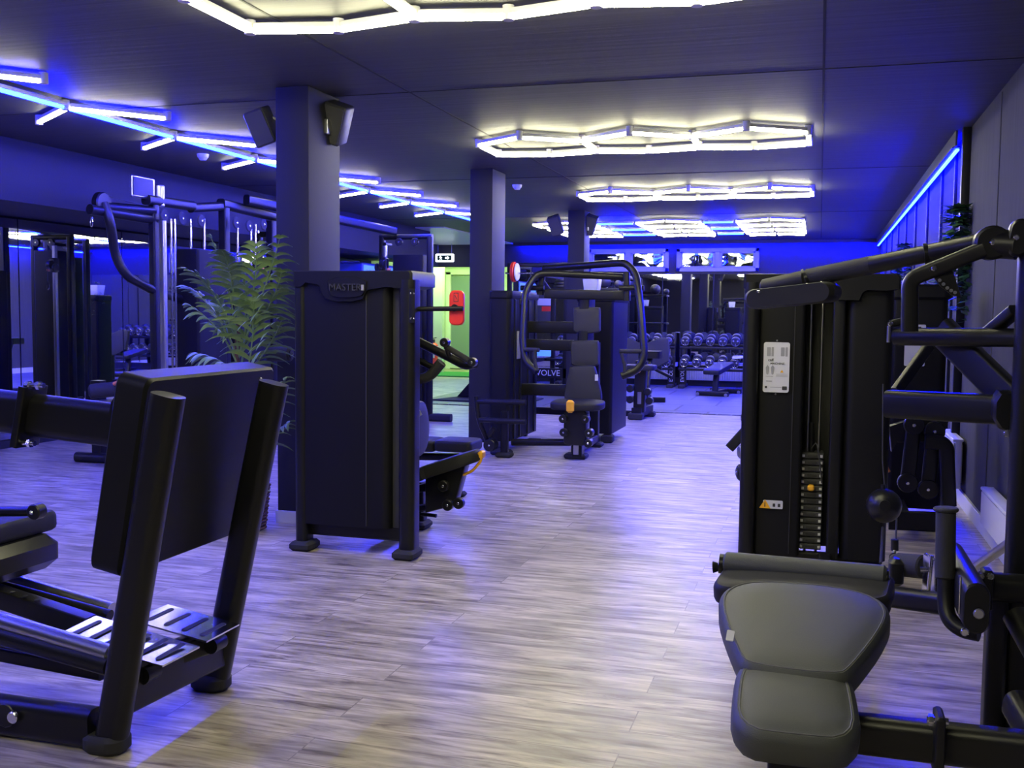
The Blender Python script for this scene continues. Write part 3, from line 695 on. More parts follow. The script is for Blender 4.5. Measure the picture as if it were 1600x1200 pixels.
# horizontal beams
b1 = MB().bar(P(1400, 526, Y=3.75), P(1610, 528, Y=3.5), .06, .06, r=.025).build('beam', 'steel_black', t)
b2 = MB().bar(P(1388, 631, Y=3.75), P(1562, 640, Y=3.55), .07, .095, r=.022).build('beam', 'steel_black', t)
MB().prism(smooth_poly([(0, .06), (.06, .065), (.15, -.02), (.17, -.09), (.14, -.12), (.09, -.08), (0, -.05)], 1), P(1549, 640, Y=3.52), (1, 0, 0), (0, 0, 1), .075, .01).build('gusset', 'steel_black', t)
bolt(t, P(1574, 677, Y=3.47), (0, -1, 0), .012, .006)
MB().bar(P(1470, 515, Y=3.74), P(1625, 668, Y=3.5), .05, .10, r=.015).build('brace', 'steel_black', t)
MB().bar(P(1545, 520, Y=3.6), P(1588, 484, Y=3.5), .05, .035, r=.01).build('brace', 'steel_black', t)
# swinging arm with the shoulder pads
pv = P(1591, 372, Y=3.42); pk1 = MB().prism(stadium(.06, .115), pv, (1, 0, -.15), (0, 0, 1), .05, .008).build('pivot_housing', 'plastic', t)
bolt(pk1, pv+V((-.01, -.025, 0)), (0, -1, 0), .009, .005)
pv2 = P(1549, 380, Y=3.45); pk2 = MB().cyl(pv2-V((0, .035, 0)), pv2+V((0, .035, 0)), .052, seg=28, bev=.008).build('pivot_housing', 'plastic', t)
bolt(pk2, pv2-V((0, .035, 0)), (0, -1, 0), .009, .005)
MB().cyl(pv2+V((0, .01, 0)), pv+V((0, .01, -.02)), .045, seg=20).build('axle', 'steel_black', t)
A0, A1, A2, A3 = P(1540, 378, Y=3.5), P(1450, 396, Y=3.6), P(1362, 414, Y=3.7), P(1262, 434, Y=3.8)
MB().cyl(A0, A1, .030, seg=20).build('lever_arm', 'steel_black', t)
MB().cyl(A1, A2, .029, .031, seg=20).build('lever_arm', 'steel_black', t)
MB().cyl(A1+V((0, 0, 0)), P(1443, 397, Y=3.6), .034, seg=20).build('lever_collar', 'plastic', t)
MB().cyl(A2, A3, .0315, seg=20).build('lever_grip', 'foam', t)
MB().cyl(A3, P(1258, 436, Y=3.8), .036, seg=20).build('lever_collar', 'plastic', t)
MB().cyl(P(1262, 436, Y=3.8), P(1192, 451, Y=3.87), .034, seg=24, bev=.008).build('roller_pad', 'vinyl_dark', t)
pa, pb = P(1182, 468, Y=3.8), P(1296, 456, Y=3.72)
pd = MB().prism(stadium((pb-pa).length+.06, .07, 10), (pa+pb)/2, pb-pa, (0, 0, 1), .11, .014).build('shoulder_pad', 'vinyl_dark', t)
for q in ((1186, 457), (1284, 443), (1262, 446), (1243, 449)): 
    p = P(*q, Y=3.74); bolt(pd, p, (0, 0, 1), .010, .008)
MB().bars([P(1540, 388, Y=3.44), P(1422, 436, Y=3.5), P(1421, 518, Y=3.5)], .05, .062, (0, 1, 0), .012, .03).build('bent_bar', 'steel_black', t)
bolt(t, P(1459, 419, Y=3.46), (0, -1, 0), .018, .008, 'plastic', 'washer'); bolt(t, P(1459, 419, Y=3.45), (0, -1, 0), .009, .006)
c0 = P(1460, 430, Y=3.47)
q = [P(1457, 432, Y=3.47), P(1485, 412, Y=3.47), P(1502, 464, Y=3.47), P(1488, 462, Y=3.47), P(1470, 448, Y=3.47)]
ws = MB().prism([(p.x-c0.x, p.z-c0.z) for p in q][::-1], c0, (1, 0, 0), (0, 0, 1), .012, .002).build('range_plate', 'steel_black', t)
for qx, qy in ((1468, 438), (1474, 444), (1480, 450), (1486, 454), (1492, 457)):
    p = P(qx, qy, Y=3.465); MB().cyl(p, p-V((0, .005, 0)), .0055, seg=10).build('range_hole', 'steel', ws)
# hook on the left end of the upper beam
p = P(1391, 506, Y=3.74); hk = MB().bar(p, P(1410, 502, Y=3.74), .02, .025, r=.008).build('cable_anchor', 'steel_black', t); bolt(hk, p-V((0, .012, 0)), (0, -1, 0), .009, .006)
MB().cyl(P(1389, 509, Y=3.74), P(1388, 535, Y=3.74), .006, seg=10).build('anchor_rod', 'steel', hk)
# handles and the roller unit at the lower right
MB().tube([P(1478, 797, Y=3.1), P(1477, 935, Y=3.05), P(1480, 965, Y=3.03), P(1500, 984, Y=3.0), P(1530, 990, Y=2.98)], .022, .10).build('handle_bar', 'steel_black', t)
g = MB().cyl(P(1478, 795, Y=3.1), P(1477, 905, Y=3.06), .027, seg=24, bev=.004).build('handle_grip', 'foam', t)
MB().cyl(P(1478, 793, Y=3.1), P(1478, 799, Y=3.1), .034, seg=24, bev=.003).build('grip_flange', 'foam', g)
ea, eb = P(1526, 952, Y=2.85), V((0, 0, 0)); eb = ea+V((0, .52, .0))
MB().prism(stadium(.065, .135, 10), (ea+eb)/2+V((0, 0, 0)), (1, 0, 0), (0, 0, 1), .52, .006).build('weight_arm', 'steel_black', t)
bolt(t, ea+V((.005, -.002, -.01)), (0, -1, 0), .014, .008, 'steel'); bolt(t, P(1507, 987, Y=2.84), (0, -1, 0), .011, .008)
h_ = P(1500, 930, Y=2.9); MB().bar(h_+V((0, 0, .05)), h_-V((0, 0, .05)), .006, .005).build('pull_pin', 'chrome', t)
MB().bar(P(1530, 915, Y=3.3), P(1620, 922, Y=3.3), .075, .085, r=.03).build('beam', 'steel_black', t)
MB().bar(P(1516, 892, Y=3.9), P(1581, 846, Y=3.6), .03, .03, r=.012).build('brace', 'steel', t)
k = MB().box(P(1541, 920, Y=3.25), (.03, .06, .12), .006).build('clamp_plate', 'steel_black', t)
for q in ((1532, 900), (1547, 900)): bolt(k, P(*q, Y=3.22), (0, -1, 0), .010, .01)
MB().bar(P(1585, 960, Y=3.0), P(1625, 1030, Y=2.9), .06, .07, r=.03).build('brace', 'steel_black', t)
p = P(1454, 908, Y=3.7)
cam_d = MB().prism(stadium(.012, .17, 10), p, (1, .3, 0), (0, 0, 1), .11, .003).build('cam_plate', 'chrome', t)
MB().cyl(P(1456, 868, Y=3.66), P(1450, 932, Y=3.66), .007, seg=10).build('adjuster_rod', 'chrome', cam_d)
for q in ((1448, 925), (1446, 890)): MB().cyl(P(q[0]-8, q[1], Y=3.66), P(q[0]+4, q[1], Y=3.66), .009, seg=10).build('adjuster_knob', 'chrome', cam_d)
MB().cyl(P(1403, 882, Y=3.9), P(1446, 886, Y=3.8), .042, seg=24, bev=.006).build('roller_pad', 'foam', t)
MB().bar(P(1392, 932, Y=3.75), P(1478, 944, Y=3.6), .07, .07, r=.02).build('beam', 'steel_black', t)
MB().box(P(1400, 893, Y=3.85), (.05, .08, .10), .015).build('cable_pulley_block', 'plastic', t)
MB().tube([P(1378, 760, Y=5.2)+V((.01, 0, -.2)), P(1376, 880, Y=4.6)], .006, seg=8).build('cable', 'ink', t)
# long thigh roller and its pad
foam_roll(t, P(1132, 880, Y=3.5), P(1386, 903, Y=3.42), .040, 'roller_pad', 'vinyl')
MB().cyl(P(1132, 881, Y=3.5), P(1124, 880, Y=3.5), .034, seg=20).build('roller_flange', 'plastic', t)
MB().cyl(P(1122, 886, Y=3.4), P(1114, 886, Y=3.4), .014, .02, seg=14).build('release_knob', 'plastic', t)
pa, pb = P(1122, 916, Y=3.38), P(1398, 938, Y=3.3); cc = (pa+pb)/2
MB().pad(rpoly((pb-pa).length, .24, .05), cc+V((0, .06, -.035)), pb-pa, (0, 1, .12), .07).build('thigh_pad', 'vinyl_dark', t)
MB().bar((cc.x, 3.36, .1), (cc.x, 3.42, cc.z-.03), .09, .08).build('pad_post', 'steel_black', t)
# the two pads in the foreground
e = [P(1130, 898, Z=.615), P(1388, 922, Z=.615), P(1326, 1058, Z=.50), P(1160, 1044, Z=.50)]
cc = sum(e, V())/4; u = (e[1]-e[0]).normalized(); v = ((e[0]+e[1])-(e[2]+e[3])).normalized()
hw, lw, hh = (e[1]-e[0]).length/2, (e[2]-e[3]).length/2, ((e[0]+e[1])-(e[2]+e[3])).length/4
pl = smooth_poly([(-lw*.9, -hh), (lw*.9, -hh), (lw*1.15, -hh*.8), (hw*1.0, hh*.25), (hw*1.0, hh*.72), (hw*.7, hh*1.0), (0, hh*1.08), (-hw*.7, hh*1.0), (-hw*1.0, hh*.72), (-hw*1.0, hh*.25), (-lw*1.15, -hh*.8)], 2)
n_ = u.cross(v).normalized()
bm = MB().pad(pl, cc-n_*.085, u, v, .085, .008, .02); sm_ = bm.seam; bpd = bm.build('back_pad', 'vinyl', t)
MB().sweep(sm_+[sm_[0]], circle(.0018, 5)).build('seam', 'thread', bpd)
e2 = P(1141, 993, Z=.545); MB().prism(rpoly(.02, .035, .003), e2+V((-.0, -.002, -.0)), (1, 0, -.1), (0, .75, .5), .003).build('care_tag', 'label', bpd)
e = [P(1156, 1030, Z=.50), P(1336, 1046, Z=.50), P(1346, 1160, Z=.425), P(1134, 1140, Z=.425)]
cc2 = sum(e, V())/4; u = (e[1]-e[0]).normalized(); v = ((e[0]+e[1])-(e[2]+e[3])).normalized()
hw, lw, hh = (e[1]-e[0]).length/2, (e[2]-e[3]).length/2, ((e[0]+e[1])-(e[2]+e[3])).length/4
pl = smooth_poly([(-lw, -hh), (0, -hh*1.06), (lw, -hh), (hw*1.04, hh*.6), (hw*.92, hh), (-hw*.92, hh), (-hw*1.04, hh*.6)], 1)
pl = smooth_poly(pl, 1)
n_ = u.cross(v).normalized()
bm = MB().pad(pl, cc2-n_*.09, u, v, .09, .008, .02); sm_ = bm.seam; sp_ = bm.build('seat', 'vinyl', t)
MB().sweep(sm_+[sm_[0]], circle(.0018, 5)).build('seam', 'thread', sp_)
MB().box(cc2-n_*.105, (.22, .2, .05), .015).build('seat_plate', 'plastic', t)
MB().bar((cc2.x, cc2.y, .03), cc2-n_*.11, .12, .07).build('seat_post', 'steel_black', t)
foot(t, cc2.x, cc2.y, .2, .2, .04)
cc = (P(1360, 960, Z=.5)+P(1180, 960, Z=.5))/2; MB().bar((cc.x, cc.y, .2), (cc.x, cc.y, .47), .08, .08).build('pad_post', 'steel_black', t)
MB().bar((cc2.x, cc2.y, .12), (cc2.x, 3.6, .12), .07, .1).build('base_beam', 'steel_black', t)
# low beam to the right with its clamp
zb = .32
a, b = P(1322, 1143, Y=2.68), P(1640, 1180, Y=2.60)
MB().sweep([a, b], rrect(.075, .10, .028, 6)).build('base_beam', 'steel_black', t)
c = P(1466, 1160, Y=2.60); k = MB().box(c, (.022, .09, .15), .006).build('clamp_plate', 'steel_black', t)
p = P(1465, 1126, Y=2.58); MB().cyl(p-V((.024, 0, 0)), p+V((.024, 0, 0)), .008, seg=10).build('clamp_bolt', 'chrome', k); MB().cyl(p-V((.02, 0, 0)), p-V((.01, 0, 0)), .014, seg=6).build('nut', 'chrome', k)
MB().sweep([P(1588, 1100, Y=2.9), P(1640, 1190, Y=2.7)], rrect(.07, .09, .03)).build('brace', 'steel_black', t)
MB().bar((up_x, 3.45, .12), (b.x+.02, 2.48, .25), .06, .08).build('base_beam', 'steel_black', t)
MB().bar((.06, YA, .08), (.06, 3.4, .08), .07, .08).build('base_beam', 'steel_black', t)

# ---------------- second tower machine by the right wall
t = thing('leg_extension_machine', (.75, 7.6, 0), 'black machine by the radiators, partly hidden behind the near right weight tower', 'gym machine')
Y2 = 7.4
x0, x1 = XX(1388, Y2, 600), XX(1478, Y2, 600)
MB().prism(rrect(x1-x0, .36, .05, 8), ((x0+x1)/2, Y2+.18, .83), (1, 0, 0), (0, 1, 0), 1.46).build('weight_shroud', 'shroud', t)
MB().prism(rrect(x1-x0+.04, .42, .06, 8), ((x0+x1)/2, Y2+.18, 1.57), (1, 0, 0), (0, 1, 0), .1, .015).build('hood', 'shroud', t)
MB().prism(rrect(.07, .1, .03), (x0-.02, Y2+.05, .8), (1, 0, 0), (0, 1, 0), 1.56).build('post', 'steel_black', t)
foot(t, x0-.02, Y2+.05); foot(t, x1-.05, Y2+.05)
p = P(1430, 528, Y=Y2-.01)
pk = MB().prism(rpoly(.13, .28, .01), p+V((0, 0, -.05)), (1, 0, 0), (0, 0, 1), .006).build('placard', 'label', t)
MB().box(p+V((0, -.005, .03)), (.11, .003, .035), .001).build('printed_block', 'red', pk)
MB().box(p+V((0, -.005, .07)), (.07, .003, .012), .001).build('printed_title', 'ink', pk)
q0 = P(1385, 670, Y=6.9)
q = [P(a, b, Y=6.9) for a, b in ((1388, 665), (1420, 655), (1482, 655), (1470, 690), (1400, 690), (1392, 705))]
MB().prism([(c.x-q0.x, c.z-q0.z) for c in q][::-1], q0, (1, 0, 0), (0, 0, 1), .08, .008).build('linkage_plate', 'plastic', t)
for a, b in (((1428, 664), (1418, 754)), ((1460, 674), (1450, 764))):
    pa, pb = P(*a, Y=6.82), P(*b, Y=6.82)
    l = MB().bar(pa, pb, .04, .09, (1, 0, 0), .015).build('linkage_arm', 'plastic', t)
    for c in (pa, pb):
        MB().cyl(c-V((0, .03, 0)), c+V((0, .02, 0)), .062, seg=22, bev=.005).build('pivot', 'plastic', l); bolt(l, c-V((0, .03, 0)), (0, -1, 0), .011, .006)
MB().bars([P(1445, 690, Y=6.75), P(1478, 692, Y=6.75), P(1482, 790, Y=6.75)], .09, .08, (0, 1, 0), .02, .05).build('frame', 'steel_black', t)
MB().bar(P(1452, 540, Y=7.1), P(1400, 612, Y=6.9), .05, .07).build('brace', 'steel_black', t)
MB().bar(P(1388, 812, Y=6.9), P(1475, 816, Y=6.9), .07, .12).build('base_beam', 'steel_black', t)
MB().bar((x0+.1, 6.9, .12), (x0+.1, Y2, .12), .06, .08).build('base_beam', 'steel_black', t)
MB().bars([P(1383, 728, Y=6.7), P(1388, 738, Y=6.7)], .02, .03).build('seat_lever', 'orange', t)
# another machine whose rollers peep out left of the tower
t = thing('leg_extension_machine', (-.25, 7.5, 0), 'machine almost hidden behind the near right tower, only two rollers showing at its left', 'gym machine')
foam_roll(t, P(1152, 738, Y=7.3)+V((0, -.0, 0)), P(1152, 738, Y=7.3)+V((.36, .12, 0)), .058, 'roller_pad')
foam_roll(t, P(1160, 653, Y=7.3), P(1160, 653, Y=7.3)+V((.3, .1, 0)), .045, 'roller_pad')
MB().cyl(P(1154, 706, Y=7.35), P(1154, 706, Y=7.35)+V((.25, .1, 0)), .05, seg=20, bev=.01).build('roller_hub', 'steel', t)
MB().bar(P(1140, 700, Y=7.5), P(1172, 665, Y=7.5), .08, .07).build('seat_pad', 'vinyl_dark', t)
c = P(1185, 700, Y=7.5); MB().bar((c.x, 7.5, 0), (c.x, 7.5, 1.1), .08, .08).build('frame', 'steel_black', t)
MB().bar((c.x, 7.5, .05), (c.x+.6, 7.5, .05), .08, .08).build('base_beam', 'steel_black', t)

# ---------------- machine by the middle pillar: seated press with loop arms facing the camera
t = thing('pec_machine', (-2.5, 9.9, 0), 'black seated press with big looped tube arms and grey pads by the middle pillar', 'gym machine')
MB().prism(rrect(.22, 1.05, .05, 8), (-3.02, 10.17, .84), (1, 0, 0), (0, 1, 0), 1.42).build('weight_shroud', 'shroud', t)
MB().prism(rrect(.24, 1.08, .06, 8), (-3.02, 10.17, 1.58), (1, 0, 0), (0, 1, 0), .08, .012).build('hood', 'shroud', t)
for yy in (9.8, 10.0, 10.3, 10.55): MB().box((-2.908, yy, .84), (.02, .05, 1.4), .008).build('channel', 'steel_black', t)
MB().box((-2.9, 10.05, 1.55), (.02, .16, .13), .008).build('badge_plate', 'steel', t)
MB().box((-2.903, 9.92, 1.08), (.006, .12, .28), .002).build('placard', 'grey_print', t)
foot(t, -2.98, 9.62, .2, .14); foot(t, -2.92, 10.6, .16, .14)
M['vinyl_mid'] = mat('dark grey vinyl', (0.034, 0.034, 0.036), 0.6, spec=0.3, bump=0.2, bscale=420)
PA = 9.7
def tubeP(pts, r, bend, nm, m='steel_black', par=None, seg=12): return MB().tube([P(a, b, Y=y) for a, b, y in pts], r, bend, seg).build(nm, m, par or t)
la = tubeP([(839, 581, 9.45), (821, 566, 9.5), (816, 535, 9.55), (820, 455, 9.7), (838, 428, 9.8), (862, 427, 9.85), (976, 433, 10.0)], .034, .22, 'press_arm')
tubeP([(820, 546, 9.5), (842, 547, 9.45)], .020, .05, 'grip', 'foam', la); tubeP([(836, 547, 9.45), (834, 558, 9.45), (839, 580, 9.45)], .018, .03, 'grip', 'foam', la)
ra = tubeP([(971, 588, 9.4), (998, 578, 9.45), (1007, 555, 9.5), (1000, 470, 9.65), (994, 428, 9.8), (978, 411, 9.85), (964, 411, 9.9), (850, 420, 10.2)], .036, .22, 'press_arm')
tubeP([(968, 549, 9.4), (1003, 549, 9.5)], .021, .05, 'grip', 'foam', ra); tubeP([(971, 552, 9.4), (976, 570, 9.4), (977, 585, 9.4)], .018, .03, 'grip', 'foam', ra)
for a, b in (((847, 432), (844, 461)), ((979, 425), (980, 470))):
    MB().bar(P(*a, Y=9.9), P(*b, Y=9.9), .06, .07, (0, 1, 0)).build('pivot_post', 'steel_black', t)
for qx, qy in ((832, 450), (987, 450)): 
    p = P(qx, qy, Y=9.85); MB().cyl(p-V((.12, 0, 0)), p+V((.12, 0, 0)), .026, seg=14).build('pivot_tube', 'steel_black', t)
MB().bar(P(852, 459, Y=9.95), P(978, 462, Y=9.95), .08, .095, r=.015).build('cross_beam', 'steel_black', t)
MB().bars([P(846, 440, Y=9.9), P(862, 462, Y=10.0)], .05, .06).build('brace', 'steel_black', t)
MB().bar(P(826, 511, Y=10.15), P(902, 512, Y=10.15), .07, .12, r=.012).build('beam', 'steel_black', t)
MB().bar(P(824, 538, Y=10.15), P(896, 540, Y=10.15), .07, .11, r=.012).build('beam', 'steel_black', t)
MB().bar(P(816, 608, Y=10.1), P(884, 610, Y=10.1), .07, .12, r=.012).build('beam', 'steel_black', t)
MB().bar(P(918, 466, Y=10.1), P(912, 640, Y=10.1), .10, .30, (0, 1, 0), .01).build('spine', 'steel_black', t)
def uppad(x0, y0, x1, y1, Y, nm, top=1.0, bot=1.0, th=.07, m='vinyl'):
    a, b, c, e = P(x0, y1, Y=Y), P(x1, y1, Y=Y), P(x1, y0, Y=Y), P(x0, y0, Y=Y)
    w, h = (b-a).length, (e-a).length; cc = (a+b+c+e)/4
    pl = smooth_poly([(-w/2*bot, -h/2), (w/2*bot, -h/2), (w/2, -h*.22), (w/2*top, h*.46), (w/2*top*.9, h/2), (-w/2*top*.9, h/2), (-w/2*top, h*.46), (-w/2, -h*.22)], 2)
    MB().pad(pl, cc+V((0, th, 0)), b-a, e-a, th).build(nm, m, t)
uppad(895, 480, 937, 521, 9.95, 'headrest', m='vinyl_mid'); uppad(891, 532, 935, 573, 9.9, 'upper_back_pad', m='vinyl_mid'); uppad(880, 572, 940, 634, 9.8, 'back_pad', .66, .92, m='vinyl_mid')
p = P(932, 590, Y=9.78); MB().box(p, (.03, .004, .06), .001).build('care_tag', 'label', t)
MB().pad(smooth_poly([(-.22, -.1), (.2, -.1), (.27, .05), (.22, .3), (-.22, .3), (-.27, .05)], 2), P(900, 640, Y=9.45), (1, 0, 0), (0, 1, .05), .07).build('seat', 'vinyl_dark', t)
MB().box(P(891, 635, Y=9.33), (.075, .05, .12), .02).build('seat_lever', 'yellow', t)
MB().prism(rpoly(.22, .34, .04), P(901, 667, Y=9.5), (1, 0, 0), (0, 0, 1), .16, .01).build('seat_bracket', 'plastic', t)
for qx, qy in ((881, 654), (915, 655), (882, 675), (921, 676), (920, 692)):
    p = P(qx, qy, Y=9.42); k = MB().cyl(p-V((0, .05, 0)), p+V((0, .05, 0)), .04, seg=16, bev=.006).build('pivot', 'plastic', t); bolt(k, p-V((0, .05, 0)), (0, -1, 0), .01, .005)
MB().bar(P(903, 668, Y=9.6), P(903, 712, Y=9.6), .1, .12).build('seat_post', 'steel_black', t)
pg = P(900, 700, Y=9.53); MB().box(pg, (.05, .02, .13), .004).build('height_scale', 'steel', t)
f = P(904, 714, Z=0); foot(t, f.x, f.y-.1, .22, .16); f = P(930, 698, Z=0); foot(t, f.x, f.y, .16, .16)
MB().bar(P(800, 691, Y=9.75), P(892, 691, Y=9.75), .07, .07, r=.03).build('base_beam', 'steel_black', t)
MB().bar((f.x, 9.6, .09), (f.x, f.y, .09), .07, .08).build('base_beam', 'steel_black', t)
p = P(924, 676, Y=f.y); MB().bar((f.x, f.y, .05), (f.x, f.y, 1.1), .07, .09).build('rear_post', 'steel_black', t)
# foot lever at its left
fl = tubeP([(744, 619, 9.3), (747, 655, 9.3), (762, 690, 9.4)], .024, .1, 'foot_lever')
tubeP([(746, 627, 9.3), (822, 629, 9.3)], .026, .1, 'foot_bar', 'steel_black', fl); tubeP([(749, 656, 9.3), (822, 659, 9.3)], .026, .1, 'foot_bar', 'steel_black', fl)
tubeP([(764, 682, 9.35), (772, 668, 9.35)], .028, .1, 'lever_link', 'steel_black', fl)
p = P(767, 695, Y=9.4); k = MB().cyl(p-V((0, .06, 0)), p+V((0, .06, 0)), .06, seg=18, bev=.006).build('pivot', 'plastic', fl); bolt(k, p-V((0, .06, 0)), (0, -1, 0), .01, .005)
MB().bar((p.x+.12, 9.46, .0), (p.x+.12, 9.46, .45), .07, .07).build('lever_post', 'steel_black', t)
foot(t, p.x+.12, 9.46, .16, .13)

# ---------------- generic weight tower, turned as needed (local origin at the ground centre)
def tower(t, x, y, w, d, h=1.62, badge=None):
    MB().prism(rrect(w, d, .04, 6), (x, y, (h-.04)/2+.05), (1, 0, 0), (0, 1, 0), h-.14).build('weight_shroud', 'shroud', t)
    MB().prism(rrect(w+.025, d+.025, .05, 6), (x, y, h-.045), (1, 0, 0), (0, 1, 0), .09, .012).build('hood', 'shroud', t)
    for sx in (-1, 1): foot(t, x+sx*(w/2-.05), y-d/2+.05, .13, .12, .09)
t = thing('chest_press_machine', (-2.35, 11.4, 0), 'dark weight tower and frame right behind the grey-padded press, plant pot on top', 'gym machine')
tower(t, -2.33, 11.35, .40, .9)
MB().bar((-2.6, 11.2, .3), (-3.2, 11.2, .3), .08, .08).build('beam', 'steel_black', t)
MB().bar((-3.2, 11.2, .0), (-3.2, 11.2, 1.0), .07, .07).build('frame', 'steel_black', t)
MB().pad(rpoly(.3, .3, .05), (-3.2, 11.1, .5), (1, 0, 0), (0, 1, 0), .07).build('seat', 'vinyl_dark', t)
t = thing('row_machine', (-4.3, 13.8, 0), 'weight tower behind the middle pillar, visible only in the left mirror', 'gym machine')
tower(t, -4.25, 13.8, .62, .36); 
MB().bar((-4.25, 13.6, .08), (-4.25, 12.9, .08), .07, .08).build('base_beam', 'steel_black', t)
MB().pad(rpoly(.3, .3, .05), (-4.25, 13.0, .5), (1, 0, 0), (0, 1, 0), .07).build('seat', 'vinyl_dark', t)
MB().bar((-4.25, 13.0, .0), (-4.25, 13.0, .5), .07, .07).build('seat_post', 'steel_black', t)

def leafy(t, c, n, length, m='dark_green', nm='foliage', seed=1, w=.022, sub=7):
    rnd = random.Random(seed); mb = MB()
    for i in range(n):
        a = rnd.random()*6.28; L = length*(.5+rnd.random()*.6); p = V(c); out = V((math.cos(a), math.sin(a), 0))*(.03+rnd.random()*.05)
        pts = [p+out*k/3+V((0, 0, .05*math.sin(min(k, 3)/3*3.14)))-V((0, 0, L*max(0, k-1)/sub)) for k in range(sub+2)]
        for k in range(1, len(pts)):
            for s in range(2):
                b = rnd.random()*6.28; d = V((math.cos(b), math.sin(b), -.5+rnd.random()*.8)).normalized(); q = pts[k]; side = d.cross(V((0, 0, 1))).normalized()*w*.5; l = w*2.2
                mb.add([q, q+d*l*.5+side, q+d*l, q+d*l*.5-side], [(0, 1, 2, 3)])
    return mb.build(nm, m, t, False)
def potted(loc, label, n=16, L=.35, seed=1, s=.07, grp=None):
    t = thing('potted_plant', loc, label, 'plant', grp); x, y, z = loc
    MB().sweep([(x, y, z), (x, y, z+.012), (x, y, z+s*1.7), (x, y, z+s*1.75)], rrect(s*2, s*2, .012, 3), (0, 1, 0), scales=[.8, .82, 1, .97]).build('pot', 'white', t)
    leafy(t, (x, y, z+s*1.7), n, L, seed=seed)
potted((-2.40, 11.05, 1.622), 'trailing plant in white pot on the tower behind the grey-padded press', 22, .5, 3, .09)
potted((-4.42, 13.8, 1.622), 'trailing plant in white pot on the tower seen in the left mirror', 26, .42, 5, .09)

# ---------------- cable columns
def cable_column(loc, rz, label, w=.62, h=2.3):
    """frame of two posts with a shrouded stack and a sliding pulley on a steel rail; width along local x"""
    t = thing('cable_column', loc, label, 'gym machine', None)
    R = Matrix.Rotation(rz, 3, 'Z'); O = V(loc)
    def L(x, y, z): return O+R@V((x, y, z))
    ux, uy = R@V((1, 0, 0)), R@V((0, 1, 0))
    for sx in (-1, 1):
        MB().sweep([L(sx*w/2, 0, .02), L(sx*w/2, 0, h)], rrect(.07, .09, .02, 5), uy).build('post', 'steel_black', t)
    MB().sweep([L(-w/2-.03, 0, h), L(w/2+.03, 0, h)], rrect(.08, .07, .03, 5)).build('top_beam', 'steel_black', t)
    MB().sweep([L(-w/2-.12, 0, .05), L(w/2+.30, 0, .05)], rrect(.10, .10, .035, 5)).build('base_beam', 'rubber', t)
    MB().prism(rrect(w*.62, .24, .03, 5), L(.05, .03, 1.12), ux, uy, 2.02).build('weight_shroud', 'shroud', t)
    MB().sweep([L(-w*.33, -.17, .1), L(-w*.33, -.17, h-.1)], rrect(.045, .05, .008, 3), uy).build('slide_rail', 'steel', t)
    for z in (.12, h-.1): MB().bar(L(-w*.33, 0, z), L(-w*.33, -.2, z), .05, .04).build('rail_bracket', 'steel_black', t)
    c = MB().box(L(-w*.33, -.18, h-.36), (.08, .09, .18), .015, R).build('pulley_carriage', 'plastic', t)
    MB().cyl(L(-w*.33-.03, -.25, h-.36), L(-w*.33+.03, -.25, h-.36), .055, seg=20, bev=.006).build('pulley', 'plastic', c)
    MB().cyl(L(-w*.33-.09, -.25, h-.40), L(-w*.33-.06, -.25, h-.40), .055, seg=20, bev=.006).build('pulley', 'plastic', c)
    MB().cyl(L(-w*.33+.04, -.2, h-.42), L(-w*.33+.09, -.2, h-.42), .018, seg=12, bev=.004).build('pin_knob', 'orange', c)
    MB().cyl(L(-w*.33, -.3, h-.40), L(-w*.33, -.3, h-.58), .004, seg=6).build('cable', 'ink', c)
    MB().sweep(fillet([L(-w*.33-.012, -.3, h-.57), L(-w*.33-.02, -.3, h-.64), L(-w*.33, -.3, h-.68), L(-w*.33+.02, -.3, h-.64), L(-w*.33+.012, -.3, h-.57)], .02), circle(.005, 6)).build('carabiner', 'chrome', c)
    for sx in (-.06, .16):
        q = L(sx, -.02, h-.07); MB().cyl(q-uy*.09, q-uy*.05, .05, seg=18, bev=.005).build('top_pulley', 'plastic', t); bolt(t, q-uy*.09, -uy, .012, .006)
    return t
cable_column((-5.12, 12.3, 0), 0, 'cable column with pulley in front of the green doorway', .66, 2.36)
cable_column((-6.12, 10.85, 0), 0.0, 'cable column hidden by the near pillar, showing in the left mirror', .55, 2.3)
# long high beam bridging the columns
t = thing('multi_station', (-5.9, 9.2, 0), 'large multi station cable rig behind the palm, with steel guide rods and pulleys', 'gym machine')
XP = -5.9
def PXx(a, b, x=XP): return P(a, b, X=x)
tb = [PXx(228, 312), PXx(330, 322), PXx(470, 352)]
MB().bar(tb[0], PXx(300, 322), .10, .09, r=.03).build('top_beam', 'steel_black', t)
MB().bar(PXx(298, 325), PXx(350, 322), .08, .09, r=.03).build('top_beam', 'steel_black', t)
MB().bar(PXx(345, 318), PXx(475, 350), .10, .10, r=.03).build('top_beam', 'steel_black', t)
MB().bar(P(385, 312, Y=9.6), P(616, 362, Y=12.2), .09, .11, r=.03).build('crossover_beam', 'steel_black', t)
def vert(px, top, w, d, nm, m, x=XP, z0=0.03, prof=None, par=None):
    a = PXx(px, top, x); return MB().sweep([(a.x, a.y, z0), (a.x, a.y, a.z)], prof or rrect(w, d, .015, 4), (0, 1, 0)).build(nm, m, par or t)
vert(240, 320, .07, .085, 'post', 'steel_black'); vert(254, 345, .06, .05, 'slide_rail', 'steel', -5.78, .2)
vert(350, 325, .09, .09, 'post', 'steel_black'); vert(424, 345, .09, .10, 'post', 'steel_black')
for px in (267, 273, 298, 319): vert(px, 342, 0, 0, 'guide_rod', 'chrome', prof=circle(.011, 10), z0=.3)
for px in (371, 392, 399): vert(px, 350, 0, 0, 'guide_rod', 'chrome', prof=circle(.012, 10), z0=.3)
a, b = PXx(291, 381), PXx(337, 381)
